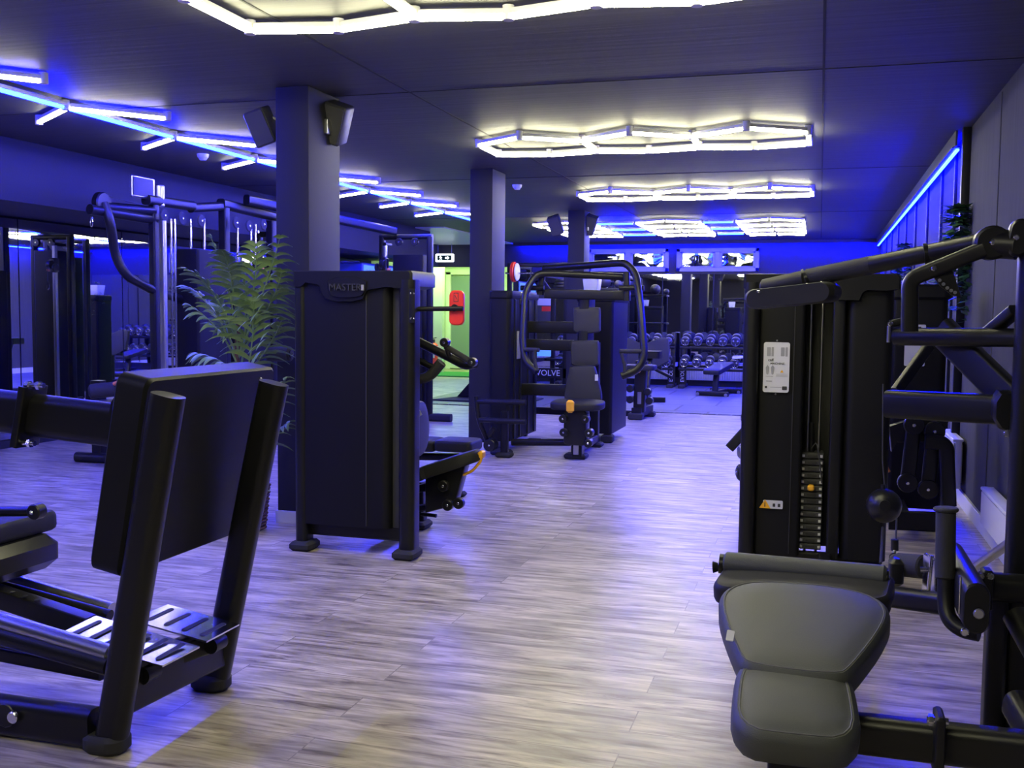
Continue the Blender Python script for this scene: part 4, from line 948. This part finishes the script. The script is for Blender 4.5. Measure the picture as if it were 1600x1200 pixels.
MB().prism(rrect(.26, (b.y-a.y), .03, 5), (XP, (a.y+b.y)/2, a.z/2), (1, 0, 0), (0, 1, 0), a.z-.1).build('weight_shroud', 'shroud', t)
a, b = PXx(360, 410), PXx(416, 418)
MB().prism(rrect(.22, (b.y-a.y), .03, 5), (XP-.05, (a.y+b.y)/2, a.z/2), (1, 0, 0), (0, 1, 0), a.z-.1).build('weight_shroud', 'shroud', t)
for q in ((252, 333), (280, 338), (310, 342), (365, 345), (385, 350), (408, 348)):
    p = PXx(q[0], q[1], -5.82); p.z -= .02; k = MB().cyl(p-V((-.02, 0, 0)), p+V((.04, 0, 0)), .062, seg=20, bev=.008).build('pulley', 'rubber', t); bolt(k, p+V((.04, 0, 0)), (1, 0, 0), .012, .008)
for q in ((403, 362), (405, 385), (404, 400)): bolt(t, PXx(q[0], q[1], -5.85), (1, 0, 0), .02, .01)
p = PXx(236, 304); MB().box(p+V((0, -.12, .05)), (.03, .33, .20), .02).build('sign_frame', 'steel', t)
MB().box(p+V((.022, -.14, .05)), (.006, .28, .16), .01).build('sign_panel', 'ink', t)
MB().cyl(p+V((0, .12, .1)), p+V((0, .12, -.1)), .05, seg=16, bev=.01).build('beam_cap', 'steel', t)
for a, b in ((P(140, 327, Y=7.45), P(243, 344, X=XP)), (P(150, 322, Y=7.55), P(240, 330, X=XP))):
    MB().tube([a, a*.6+b*.4+V((0, 0, .0)), b], .045, .3).build('outrigger_tube', 'steel_black', t)
MB().tube([P(162, 318, Y=7.6), P(172, 345, Y=7.6), P(180, 400, Y=7.7), P(196, 430, Y=7.75), P(242, 456, X=XP), P(292, 470, X=XP-.1)], .042, .25).build('curved_tube', 'steel_black', t)
p = P(158, 318, Y=7.6); MB().cyl(p-V((.03, 0, 0)), p+V((.04, 0, 0)), .10, seg=22, bev=.012).build('pulley_head', 'plastic', t)
MB().tube([p+V((0, 0, .08)), P(200, 315, Y=7.8), P(232, 322, X=XP)], .005, .1, 6).build('cable', 'ink', t)
p = P(143, 346, Y=7.5); MB().tube([p+V((0, 0, .05)), p+V((.014, 0, 0)), p+V((0, 0, -.055)), p+V((-.014, 0, 0)), p+V((0, 0, .05))], .006, .02, 8).build('carabiner', 'chrome', t)
MB().cyl(p+V((0, 0, .05)), p+V((0, 0, .12)), .008, seg=8).build('cable_end', 'ink', t)
foam_roll(t, P(140, 612, Y=7.45), P(196, 606, Y=7.6), .065, 'roller_pad')
MB().tube([P(178, 600, Y=7.5), P(187, 596, Y=7.5)], .016).build('pin_knob', 'orange', t)
f = P(150, 716, Z=0.04)
MB().bar((f.x-.2, f.y, .045), (f.x+.8, f.y, .045), .11, .09, r=.04).build('base_beam', 'steel_black', t)
MB().bar((f.x+.0, f.y+.05, .05), (f.x+.0, f.y+.05, .75), .10, .10).build('seat_post', 'steel_black', t)
MB().pad(rpoly(.32, .34, .05), (f.x+.1, f.y, .5), (1, 0, 0), (0, 1, 0), .07).build('seat', 'vinyl_dark', t)
f = P(70, 640, Z=.02)
MB().bar((XP, 7.6, .04), (XP, 10.6, .04), .09, .08, r=.02).build('base_beam', 'steel_black', t)
MB().bar((f.x, f.y, .04), (XP, f.y, .04), .09, .08, r=.02).build('base_beam', 'steel_black', t)

# ---------------- palm in a wicker basket
bx = P(410, 838, Z=0); bx = V((-3.50, 5.68, 0))
t = thing('potted_palm', bx, 'tall green artificial palm in wicker basket beside the near pillar', 'plant')
wick = mat('dark brown wicker', (0.10, 0.045, 0.022), 0.6)
M['wicker'] = wick
mb = MB(); mb.sweep([bx+V((0, 0, .01)), bx+V((0, 0, .30))], rrect(.29, .29, .05, 4), (0, 1, 0), scales=[.85, 1])
bk = mb.build('basket', 'wicker', t)
mb = MB()
for i in range(13):
    z = .015+i*.0225; k = .85+.15*z/.3
    pr = rrect(.30*k, .30*k, .05, 4); n_ = len(pr)
    ring = []
    for j in range(n_):
        a = pr[j]; b = pr[(j+1) % n_]; st = 5 if (V((*a, 0))-V((*b, 0))).length > .1 else 1
        for s in range(st): ring.append(V((a[0]+(b[0]-a[0])*s/st, a[1]+(b[1]-a[1])*s/st, 0)))
    ring = [q*(1+(.02 if (j+i) % 2 else -.01)) for j, q in enumerate(ring)]
    pts = [bx+q+V((0, 0, z)) for q in ring]+[bx+ring[0]+V((0, 0, z))]
    mb.sweep(pts, circle(.009, 6))
mb.build('basket_weave', 'wicker', bk)
def leaf_mat(nm, a, b):
    m = mat(nm, a, .45); nt = m.node_tree; bs = nt.nodes['Principled BSDF']; n = nt.nodes.new('ShaderNodeTexNoise'); n.inputs['Scale'].default_value = 9
    g = nt.nodes.new('ShaderNodeNewGeometry'); nt.links.new(g.outputs['Position'], n.inputs['Vector'])
    mx = nt.nodes.new('ShaderNodeMix'); mx.data_type = 'RGBA'; mx.inputs[6].default_value = (*a, 1); mx.inputs[7].default_value = (*b, 1)
    nt.links.new(n.outputs['Fac'], mx.inputs[0]); nt.links.new(mx.outputs[2], bs.inputs['Base Color']); return m
M['palm'] = leaf_mat('palm leaf', (0.07, 0.16, 0.04), (0.24, 0.34, 0.12))
rnd = random.Random(11)
trunk = MB()
base = bx+V((0, 0, .28))
def frond(p0, p1, p2, L0, n=17, seed=0, drop=.35):
    """arching rib p0 -> p1 -> p2 with paired narrow leaflets"""
    r_ = random.Random(seed); mb = MB(); rib = []
    for i in range(13):
        s = i/12; rib.append(p0*(1-s)**2+p1*2*s*(1-s)+p2*s*s)
    mb.sweep(rib, circle(.006, 6), scales=[1.3-.9*i/12 for i in range(13)])
    for i in range(n):
        s = .34+.66*i/(n-1); k = min(int(s*12), 11); f = s*12-k
        q = rib[k]*(1-f)+rib[k+1]*f; tg = (rib[k+1]-rib[k]).normalized()
        sd = tg.cross(V((0, 0, 1)));  sd = sd.normalized() if sd.length > .05 else V((1, 0, 0))
        upv = sd.cross(tg).normalized()
        L = L0*(math.sin(math.pi*(.25+.7*s))**.6)*(.75+.45*r_.random())
        for sg in (-1, 1):
            d = (sd*sg*(.8+.35*r_.random())+tg*(.45+.6*s+.3*r_.random())+upv*(.5*(r_.random()-.3))).normalized(); w = .027+.009*r_.random(); pts = []
            wv = d.cross(upv).normalized()
            m_ = 6
            for j in range(m_+1):
                u_ = j/m_; c = q+d*L*u_-V((0, 0, 1))*drop*L*u_*u_; ww = w*math.sin(math.pi*min(.12+u_*.9, 1))**.7 if j < m_ else .001
                pts.append((c-wv*ww*.5, c+upv*.003, c+wv*ww*.5))
            vs = [v for tr_ in pts for v in tr_]; fs = []
            for j in range(m_):
                fs += [(j*3, j*3+1, j*3+4, j*3+3), (j*3+1, j*3+2, j*3+5, j*3+4)]
            mb.add(vs, fs)
    return mb
px = base
FR = [((408, 560), (405, 440), (400, 385), .26, 13), ((400, 560), (365, 450), (330, 372), .20, 11), ((410, 560), (420, 440), (437, 372), .20, 11),
      ((395, 575), (350, 510), (298, 478), .20, 10), ((398, 590), (350, 560), (308, 552), .19, 10), ((410, 560), (432, 470), (440, 425), .22, 12),
      ((405, 600), (390, 500), (380, 430), .25, 13), ((406, 640), (400, 540), (396, 470), .26, 12), ((412, 600), (428, 540), (440, 500), .22, 11),
      ((412, 700), (432, 620), (448, 590), .20, 9), ((410, 740), (435, 670), (450, 660), .20, 9)]
for i, (a, b, c, L0, nn) in enumerate(FR):
    dy = -rnd.random()*.35
    p0 = V((px.x, px.y, P(*a, Y=px.y).z)); p1 = P(*b, Y=px.y+dy*.5); p2 = P(*c, Y=px.y+dy)
    frond(p0, p1, p2, L0*1.15, nn-3, i, .6).build('frond', 'palm', t)
# fronds away from the camera and toward it, for depth
for i, a in enumerate((2.6, 3.4, 4.1, 5.0)):
    d = V((math.cos(a), math.sin(a), 0))*.34; p0 = V((px.x, px.y, 1.0+.1*i))
    frond(p0, p0+d*.5+V((0, 0, .4)), p0+d+V((0, 0, .45)), .16, 13, 30+i).build('frond', 'palm', t)
MB().tube([base, base+V((.01, .0, .45)), base+V((-.01, 0, .8)), V((px.x, px.y, 1.35))], .017, .1, 8).build('trunk', 'wicker', t)
leafy(t, base+V((0, 0, .0)), 8, .03, 'palm', 'ground_foliage', 4)

# ---------------- speakers on the pillars, exit sign, small ceiling devices
def speaker(loc, yaw, pitch, roll, label, s=1.0, arm=None):
    t = thing('wall_speaker', loc, label, 'speaker', None)
    R = (Matrix.Rotation(yaw, 3, 'Z') @ Matrix.Rotation(pitch, 3, 'X') @ Matrix.Rotation(roll, 3, 'Y'))
    L = V(loc); ux, uz = R@V((1, 0, 0)), R@V((0, 0, 1)); fy = R@V((0, -1, 0))
    MB().prism(rrect(.17*s, .27*s, .02*s, 5), L, ux, uz, .16*s, .01*s).build('cabinet', 'carbon', t)
    MB().prism(rrect(.15*s, .25*s, .018*s, 5), L+fy*.082*s, ux, uz, .012*s, .003).build('grille', 'carbon', t)
    if arm:
        a = V(arm); MB().tube([a, a+(L-a)*.5+V((0, 0, .06*s)), L-fy*.07*s+V((0, 0, .08*s))], .009, .05, 8).build('bracket', 'white', t)
        MB().box(a, (.03, .06, .1), .005).build('bracket_plate', 'steel', t)
speaker(P(411, 198, Y=6.15), .15, .3, -.32, 'speaker angled off the left face of the near pillar', .88, (-3.42, 6.2, 2.62))
speaker(P(524, 192, Y=6.35), .05, .3, .36, 'speaker angled off the right face of the near pillar', .98, (-3.165, 6.25, 2.62))
speaker(P(868, 352, Y=14.1), .15, .3, -.32, 'tiny speaker off the left face of the far pillar', 1.0, (-3.42, 14.2, 2.62))
speaker(P(922, 351, Y=14.3), .05, .3, .36, 'tiny speaker off the right face of the far pillar', 1.0, (-3.165, 14.25, 2.62))
t = thing('exit_sign', P(695, 403, Y=YF-.4), 'lit white exit sign above the green doorway', 'sign')
c = P(695, 403, Y=YF-.4)
MB().prism(rpoly(.40, .17, .03), c, (1, 0, 0), (0, 0, 1), .05, .006).build('housing', 'sign_lit', t)
M['green_sign'] = mat('dark green sign field', (0.01, 0.06, 0.03), .5)
MB().prism(rpoly(.31, .10, .005), c+V((0, -.028, 0)), (1, 0, 0), (0, 0, 1), .004).build('sign_field', 'green_sign', t)
fig = MB(); fig.sphere(c+V((-.085, -.034, .03)), .014, 10, (1, .3, 1)); fig.bar(c+V((-.085, -.033, .015)), c+V((-.075, -.033, -.01)), .006, .02); fig.bar(c+V((-.075, -.033, -.008)), c+V((-.055, -.033, -.035)), .006, .012); fig.bar(c+V((-.078, -.033, -.008)), c+V((-.10, -.033, -.035)), .006, .012); fig.bar(c+V((-.11, -.033, .012)), c+V((-.05, -.033, .008)), .006, .01)
fig.build('running_figure', 'sign_lit', t)
ar = MB(); ar.prism([(.0, .02), (.05, .02), (.05, .04), (.09, 0), (.05, -.04), (.05, -.02), (.0, -.02)][::-1], c+V((.02, -.033, 0)), (1, 0, 0), (0, 0, 1), .004); ar.build('arrow', 'sign_lit', t, False)
for dx in (-.15, .15): MB().cyl(c+V((dx, 0, .08)), V((c.x+dx, c.y, ZC)), .005, seg=8).build('hanger', 'steel', t)
for q, lb in (((808, 293), 'small white detector on the ceiling right of the middle pillar'), ((317, 246), 'small white detector on the ceiling over the left aisle')):
    c = P(*q, Z=ZC-.03); t = thing('detector', c, lb, 'detector'); MB().cyl(c+V((0, 0, .03)), c+V((0, 0, .0)), .055, .05, 20).build('detector_base', 'white', t); MB().cyl(c, c-V((0, 0, .025)), .045, .03, 20).build('sensor_head', 'white', t)
# ---------------- radiators on the right wall, on the far wall, wall plants
def radiator(x, y, L, axis, z0, z1, label, grp='white panel radiators'):
    c = V((x, y, 0)); t = thing('radiator', c, label, 'radiator', grp)
    ux = V((0, 1, 0)) if axis == 'y' else V((1, 0, 0)); un = V((-1, 0, 0)) if axis == 'y' else V((0, -1, 0))
    H = z1-z0; n = int(L/.045); mb = MB()
    prof = []
    for i in range(n*2+1): prof.append((-L/2+i*L/(2*n), .0 if i % 2 else .012))
    vs = []; fs = []
    for zz in (z0+.02, z1-.02):
        for a, b in prof: vs.append(c+ux*a+un*(.05+b)+V((0, 0, zz)))
    m_ = len(prof); fs = [(i, i+1, m_+i+1, m_+i) for i in range(m_-1)]
    mb.add(vs, fs); mb.build('front_panel', 'white', t, False)
    sz = (.045, L, H) if axis == 'y' else (L, .045, H)
    MB().box(c+un*.025+V((0, 0, (z0+z1)/2)), sz, .004).build('body', 'white', t)
    sz = (.075, L, .02) if axis == 'y' else (L, .075, .02)
    MB().box(c+un*.03+V((0, 0, z1)), sz, .004).build('top_grille', 'white', t)
    MB().tube([c+ux*(L/2)+un*.03+V((0, 0, z1-.06)), c+ux*(L/2+.05)+un*.03+V((0, 0, z1-.06)), c+ux*(L/2+.05)+V((0, 0, z1-.06))], .01, .02, 8).build('pipe', 'white', t)
    MB().cyl(c+ux*(L/2+.05)+un*.03+V((0, 0, z1-.08)), c+ux*(L/2+.05)+un*.03+V((0, 0, z1-.0)), .02, seg=14).build('valve', 'white', t)
    for k in (-.4, .4): MB().box(c+ux*(L*k)+V((0, 0, (z0+z1)/2))+un*.0, (.02, .02, H*.8), .002).build('wall_bracket', 'white', t)
ya, yb = P(1578, 830, X=.96).y, P(1531, 770, X=.96).y
za, zb_ = P(1531, 840, X=.96).z, P(1531, 762, X=.96).z
radiator(XR-.03, (ya+yb)/2, yb-ya, 'y', max(.14, za), zb_, 'white ribbed radiator on the right wall, the nearer one')
ya, yb = P(1487, 720, X=.96).y, P(1470, 690, X=.96).y
radiator(XR-.03, (ya+yb)/2, yb-ya, 'y', .14, .5, 'white ribbed radiator on the right wall, the further one')
for x, lb in ((-1.75, 'white radiator under the mirror behind the right dumbbell rack'), (-3.55, 'white radiator under the mirror behind the left dumbbell rack')):
    radiator(x, YF-.06, 1.6, 'x', .12, .46, lb)
for q, lb, n, L, sd in (((1497, 345), 'green trailing plant hanging on the right wall by the end of the blue strip', 26, .75, 8), ((1412, 395), 'small green trailing plant on the right wall further down', 16, .5, 9)):
    c = P(*q, X=XR-.09); t = thing('hanging_plant', c, lb, 'plant')
    MB().box(c+V((.06, 0, 0)), (.04, .08, .05), .01).build('wall_hook', 'carbon', t); leafy(t, c+V((0, 0, .05)), n*2, L, 'dark_green', 'foliage', sd, .05)

# ---------------- free weight area
M['dumb'] = mat('dark blue grey rubber weight', (0.03, 0.03, 0.035), 0.42)
def dumbbell(loc, label, r, grp, tilt=.0):
    t = thing('dumbbell', loc, label, 'dumbbell', grp); x, y, z = loc
    R = Matrix.Rotation(tilt, 3, 'X'); O = V(loc)
    for s in (-1, 1):
        a, b = O+R@V((0, s*.06, 0)), O+R@V((0, s*.15, 0))
        h = MB().cyl(a, b, r, seg=22, bev=.012).build('head', 'dumb', t)
        if s < 0:
            n = (b-a).normalized(); ring = MB(); pts = []
            for k in range(23): g = 2*math.pi*k/22; pts.append(b+n*.001+R@V((math.cos(g)*r*.84, 0, math.sin(g)*r*.84)))
            ring.sweep(pts, circle(.006, 6)); ring.build('steel_ring', 'chrome', h)
            MB().cyl(b, b+n*.004, r*.3, seg=16).build('end_disc', 'carbon', h)
            for k in range(3):
                g = 2*math.pi*k/3+.5; d = R@V((math.cos(g), 0, math.sin(g))); MB().bar(b+n*.002+d*r*.35, b+n*.002+d*r*.66, .006, .03).build('end_mark', 'steel', h)
    MB().cyl(O-R@V((0, .07, 0)), O+R@V((0, .07, 0)), .015, seg=10).build('handle', 'chrome', t)
    return t
def rack(x0, x1, label):
    t = thing('dumbbell_rack', ((x0+x1)/2, 19.95, 0), label, 'weight rack'); y = 19.85
    for x in (x0+.08, x1-.08):
        MB().bar((x, y+.1, 0.03), (x, y+.28, 1.05), .09, .10, (0, 1, 0)).build('upright', 'steel_black', t)
        MB().box((x, y+.05, .03), (.12, .62, .06), .01).build('foot', 'rubber', t)
    for z, yy in ((.80, y), (.39, y-.12)):
        for dy in (-.09, .09): MB().bar((x0+.02, yy+dy, z+dy*.3), (x1-.02, yy+dy, z+dy*.3), .04, .05).build('shelf_rail', 'steel_black', t)
    return t
XA = P(1058, 600, Y=19.9).x
r1 = rack(XA-2.42, XA-.03, 'left black dumbbell rack on the far mirror wall')
r2 = rack(XA+.03, XA+2.42, 'right black dumbbell rack on the far mirror wall')
for x in (XA-.11, XA+.11):
    t_ = r1 if x < XA else r2
    text('upright_lettering', 'EVOLVE', (x, 19.82, .28), (0, 0, 1), (-1, 0, 0), .1, 'label', t_)
    MB().box((x, 19.86, .3), (.14, .03, .58), .006).build('front_plate', 'steel_black', t_)
ords = ['first', 'second', 'third', 'fourth', 'fifth', 'sixth', 'seventh', 'eighth', 'ninth', 'tenth']
for k, x0 in enumerate((XA-2.42, XA+.03)):
    side = ('left', 'right')[k]
    for j in range(10):
        x = x0+.13+j*.236; rr = .075+.004*((j+k) % 3)+(.006 if k else 0)
        dumbbell((x, 19.84, .845+rr), f'{ords[j]} dumbbell from the left on the top shelf of the {side} rack', rr, 'dumbbells on the far racks', .28)
        dumbbell((x, 19.72, .440+rr), f'{ords[j]} dumbbell from the left on the lower shelf of the {side} rack', rr, 'dumbbells on the far racks', .28)
# folded white towel
c = V((P(1153, 552, Y=19.6).x, 19.6, .60)); t = MB().pad(rpoly(.2, .14, .03), c+V((0, 0, -.0)), (1, 0, .1), (0, 1, .2), .03).build('towel', 'white'); tag(t, 'folded white towel lying on lower shelf dumbbells', 'towel')
# flat bench at the right
def flat_bench(q, label, ang=.25, inc=.25):
    f = P(*q, Z=0); t = thing('flat_bench', (f.x, f.y, 0), label, 'bench')
    R = Matrix.Rotation(ang, 3, 'Z'); O = V((f.x, f.y, 0))
    def L(x, y, z): return O+R@V((x, y, z))
    ux, uy = R@V((1, 0, 0)), R@V((0, 1, 0))
    MB().pad(rpoly(.30, .95, .06), L(0, .35, .43), ux, uy+V((0, 0, .12)), .08).build('pad', 'vinyl_dark', t)
    MB().bar(L(0, 0, .41), L(0, .75, .44), .08, .05).build('frame', 'steel_black', t)
    MB().bar(L(0, .15, .05), L(0, .22, .42), .09, .08, uy).build('leg', 'steel_black', t)
    MB().bar(L(0, 0, .05), L(0, .8, .05), .08, .07).build('base_beam', 'steel_black', t)
    for y in (0, .8):
        MB().bar(L(-.28, y, .045), L(.28, y, .045), .09, .08, r=.02).build('foot_bar', 'steel_black', t)
        for s in (-.25, .25): MB().cyl(L(s, y-.05, .03), L(s, y-.06, .03), .03, seg=12).build('foot_pad', 'steel', t)
flat_bench((1113, 619), 'small adjustable bench standing in front of the right dumbbell rack', -.2)
# double pad preacher bench
f = P(1003, 634, Z=0)
t = thing('preacher_bench', (f.x, 16.2, 0), 'wide grey double-pad bench in front of the left dumbbell rack', 'bench')
a, b = P(967, 548, Y=16.3), P(1046, 548, Y=16.3)
w = (b-a).length; pl = smooth_poly([(-w/2, -.30), (w/2, -.30), (w/2, .16), (w*.44, .2), (w*.27, .2), (w*.22, .12), (-w*.22, .12), (-w*.27, .2), (-w*.44, .2), (-w/2, .16)], 1)
MB().pad(pl, (a+b)/2+V((0, .04, 0)), (b-a), (0, .25, 1), .07).build('arm_pad', 'vinyl_mid', t)
c = (a+b)/2
MB().bar((c.x, 16.35, .03), (c.x, 16.35, c.z), .08, .08).build('post', 'steel_black', t)
MB().bar((c.x-.35, 16.35, .04), (c.x+.35, 16.35, .04), .08, .08).build('foot_bar', 'steel_black', t)
MB().bar((c.x, 15.7, .04), (c.x, 16.9, .04), .08, .08).build('base_beam', 'steel_black', t)
MB().bar(P(1020, 575, Y=16.2), P(1050, 590, Y=16.0), .05, .05).build('support_arm', 'steel_black', t)
MB().bar((c.x-.3, 16.25, c.z-.26), (c.x+.3, 16.25, c.z-.26), .07, .06).build('cross_beam', 'steel_black', t)
# seat post machine with yellow lever in the middle distance
f = P(998, 655, Z=0)
t = thing('glute_machine', (f.x, f.y, 0), 'machine with yellow lever standing at the edge of the rubber floor', 'gym machine')
MB().bar((f.x-.75, f.y+.05, .07), (f.x, f.y+.05, .07), .09, .08, r=.03).build('base_beam', 'steel_black', t)
MB().bar((f.x-.02, f.y-.1, .10), (f.x+.05, f.y+.5, .10), .13, .12).build('base_beam', 'steel_black', t)
foot(t, f.x-.03, f.y-.05, .2, .16, .09); foot(t, f.x+.07, f.y+.45, .16, .16, .07)
MB().bar((f.x, f.y+.05, .1), (f.x+.02, f.y+.05, .78), .15, .18, (0, 1, 0), .02).build('seat_post', 'plastic', t)
MB().box(P(996, 578, Y=f.y-.1), (.08, .06, .08), .015).build('seat_lever', 'yellow', t)
MB().box(P(999, 622, Y=f.y-.1), (.05, .02, .16), .004).build('height_scale', 'steel', t)
for q in ((985, 607), (1012, 612), (985, 624), (1015, 626)):
    p = P(*q, Y=f.y-.05); MB().cyl(p-V((0, .06, 0)), p+V((0, .06, 0)), .05, seg=16, bev=.008).build('pivot', 'plastic', t)
MB().pad(rpoly(.42, .35, .06), P(1000, 578, Y=f.y), (1, 0, 0), (0, 1, 0), .07).build('seat', 'vinyl_dark', t)
MB().prism(rrect(.3, .3, .04), (f.x+.02, f.y+.75, .84), (1, 0, 0), (0, 1, 0), .1).build('tower_joint', 'steel_black', t)
MB().bar((f.x+.02, f.y+.3, .05), (f.x+.02, f.y+.75, .84), .07, .08).build('brace', 'steel_black', t)
# black rack with top shelf, weights and small things at the far left of the rubber floor
c0 = P(865, 452, Y=17.5); c1 = P(965, 452, Y=17.5)
t = thing('storage_rack', ((c0.x+c1.x)/2, 17.5, 0), 'black storage rack behind the far pillar holding discs and balls', 'weight rack')
for x in (c0.x, c1.x): MB().bar((x, 17.5, 0), (x, 17.5, c0.z), .08, .08).build('post', 'steel_black', t)
for z in (c0.z, 1.2, .6): MB().box(((c0.x+c1.x)/2, 17.5, z), (c1.x-c0.x+.1, .45, .04), .006).build('shelf', 'steel_black', t)
zt = c0.z+.02
for i in range(3):
    c = V((P(880, 440, Y=17.5).x, 17.5, zt+.03+i*.05)); o = MB().cyl(c-V((0, 0, .022)), c+V((0, 0, .022)), .17-.02*i, seg=26, bev=.01).build('weight_plate', 'dumb'); tag(o, ('bottom', 'middle', 'top')[i]+' black disc of the small stack on the storage rack', 'weight', 'black discs on the storage rack')
c = V((P(944, 440, Y=17.5).x, 17.5, zt+.12)); o = MB().sphere(c, .12, 20).build('medicine_ball', 'dumb'); tag(o, 'black ball on top of the storage rack', 'ball')
c = V((P(966, 440, Y=17.5).x, 17.5, zt+.07)); o = MB().sphere(c, .07, 16).build('medicine_ball', 'dumb'); tag(o, 'smaller black ball at the right end of the storage rack', 'ball')
# half rack with barbell, visible between the press beams
bx0, bx1 = P(828, 590, Y=17).x, P(885, 590, Y=17).x
t = thing('squat_rack', ((bx0+bx1)/2, 17, 0), 'squat rack with lettered crossplate glimpsed between the bars of the middle press', 'gym machine')
for x in (bx0-.35, bx1): 
    for y in (16.9, 18.1): MB().bar((x, y, 0), (x, y, 2.25), .08, .08).build('post', 'steel_black', t)
for x in (bx0-.35, bx1): MB().bar((x, 16.9, 2.22), (x, 18.1, 2.22), .07, .07).build('side_beam', 'steel_black', t)
MB().bar((bx0-.35, 16.9, 2.22), (bx1, 16.9, 2.22), .07, .07).build('top_beam', 'steel_black', t)
c = P(863, 583, Y=16.9); MB().box((c.x-.15, 16.88, c.z), (.95, .04, .17), .005).build('name_plate', 'steel_black', t)
text('plate_lettering', 'EVOLVE', (c.x-.10, 16.856, c.z), (1, 0, 0), (0, 0, 1), .14, 'label', t)
c = P(850, 552, Y=16.8); MB().box((c.x, 16.8, c.z), (.24, .02, .10), .004).build('lit_panel', 'screen', t)
t = thing('barbell', ((bx0+bx1)/2, 16.62, 1.5), 'barbell with red and white plates racked high beside the middle pillar', 'barbell')
c = P(803, 425, Y=16.62); e = P(860, 430, Y=16.62)
MB().cyl(V((c.x-.15, 16.62, c.z-.02)), V((e.x, 16.62, c.z-.02)), .016, seg=12).build('bar', 'chrome', t)
MB().cyl(c-V((.03, 0, 0)), c+V((.03, 0, 0)), .17, seg=28, bev=.01).build('weight_disc', 'red', t)
MB().cyl(c+V((.04, 0, 0)), c+V((.07, 0, 0)), .15, seg=28, bev=.01).build('weight_disc', 'white', t)
# poster and second sign behind
c = P(852, 478, Y=YF-.03); t = thing('poster', c, 'grey poster with white and red print on the far wall', 'poster')
MB().box((c.x, YF-.035, c.z-.1), (.42, .015, .75), .003).build('poster_board', 'carbon', t)
MB().box((c.x, YF-.045, c.z+.08), (.34, .006, .14), .002).build('printed_panel', 'label', t)
MB().box((c.x+.03, YF-.045, c.z-.06), (.2, .006, .1), .002).build('printed_mark', 'red', t)
# ---------------- things at the far left: fridges, extinguisher, mat, hall door
for i, (y0) in enumerate((15.15, 15.95)):
    t = thing('drinks_fridge', (XL+.35, y0+.35, 0), ('nearer', 'further')[i]+' of two drinks fridges with lit blue headers along the left wall', 'fridge', 'drinks fridges')
    MB().box((XL+.36, y0+.36, 1.10), (.66, .74, 2.18), .02).build('cabinet', 'fridge_blue' if 'fridge_blue' in M else 'screen', t)
    MB().box((XL+.705, y0+.36, .95), (.03, .66, 1.6), .01).build('door', 'carbon', t)
    MB().box((XL+.70, y0+.36, 2.03), (.025, .66, .24), .01).build('lit_header', 'screen', t)
    text('header_lettering', 'ENERGY', (XL+.716, y0+.36, 2.03), (0, 1, 0), (0, 0, 1), .14, 'label', t)
f = P(678, 566, Y=22.0)
t = thing('fire_extinguisher', (f.x, 22.0, 0), 'red fire extinguisher on the pale wall beyond the doorway', 'fire extinguisher')
cz = P(678, 552, Y=22).z
MB().cyl((f.x, 22, cz-.27), (f.x, 22, cz+.24), .09, seg=22, bev=.05).build('cylinder', 'red', t)
MB().cyl((f.x, 22, cz+.23), (f.x, 22, cz+.32), .025, seg=12).build('valve', 'ink', t)
MB().bar((f.x-.09, 22, cz+.33), (f.x+.06, 22, cz+.36), .03, .02).build('handle', 'ink', t)
MB().tube([(f.x, 22, cz+.3), (f.x-.1, 21.98, cz+.28), (f.x-.12, 21.97, cz), (f.x-.1, 21.97, cz-.15)], .012, .05, 8).build('hose', 'ink', t)
MB().box((f.x, 21.908, cz-.02), (.10, .004, .16), .001).build('printed_label', 'label', t)
MB().box((f.x, 22.1, cz), (.05, .02, .3), .003).build('wall_bracket', 'steel', t)
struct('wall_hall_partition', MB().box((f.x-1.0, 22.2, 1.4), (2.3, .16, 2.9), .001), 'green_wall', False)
dx0, dx1 = P(700, 500, Y=23.9).x, P(745, 500, Y=23.9).x
mb = MB(); zt_ = P(715, 425, Y=23.9).z
for x in (dx0, dx1): mb.box((x, 23.95, zt_/2), (.13, .12, zt_))
mb.box(((dx0+dx1)/2, 23.95, zt_), (dx1-dx0+.13, .12, .13)); mb.box(((dx0+dx1)/2, 23.95, .12), (dx1-dx0, .1, .2))
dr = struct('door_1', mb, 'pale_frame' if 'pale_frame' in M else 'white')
MB().box(((dx0+dx1)/2, 23.97, zt_/2), (dx1-dx0-.1, .02, zt_-.2), .001).build('door_glass', 'door_pane', dr)
o = MB().box((-8.2, 21.7, .012), (3.0, 1.5, .024), .004).build('turf_mat', 'turf'); tag(o, 'bright green turf mat on the floor just beyond the doorway', 'mat')
a, b = P(672, 625, Z=.01), P(760, 612, Z=.01)
o = MB().prism([(0, 0), (1.6, 0), (1.6, 1.0), (.3, 1.0)], (a.x, a.y, .012), (1, 0, 0), (0, 1, 0), .02).build('rubber_mat', 'rubber'); tag(o, 'dark rubber mat on the floor left of the middle pillar, before the doorway', 'mat')
c = P(728, 618, Z=.1); t = thing('exercise_ramp', (c.x, c.y+.5, 0), 'low black wedge step standing on the dark rubber mat', 'step')
MB().prism([(-.45, 0), (.35, 0), (.35, .22), (-.25, .22)], (c.x+.1, c.y+.8, .032), (1, 0, 0), (0, 0, 1), .5, .01).build('wedge', 'plastic', t)
MB().box((c.x+.33, c.y+.54, .14), (.05, .01, .12), .002).build('wedge_label', 'label', t)
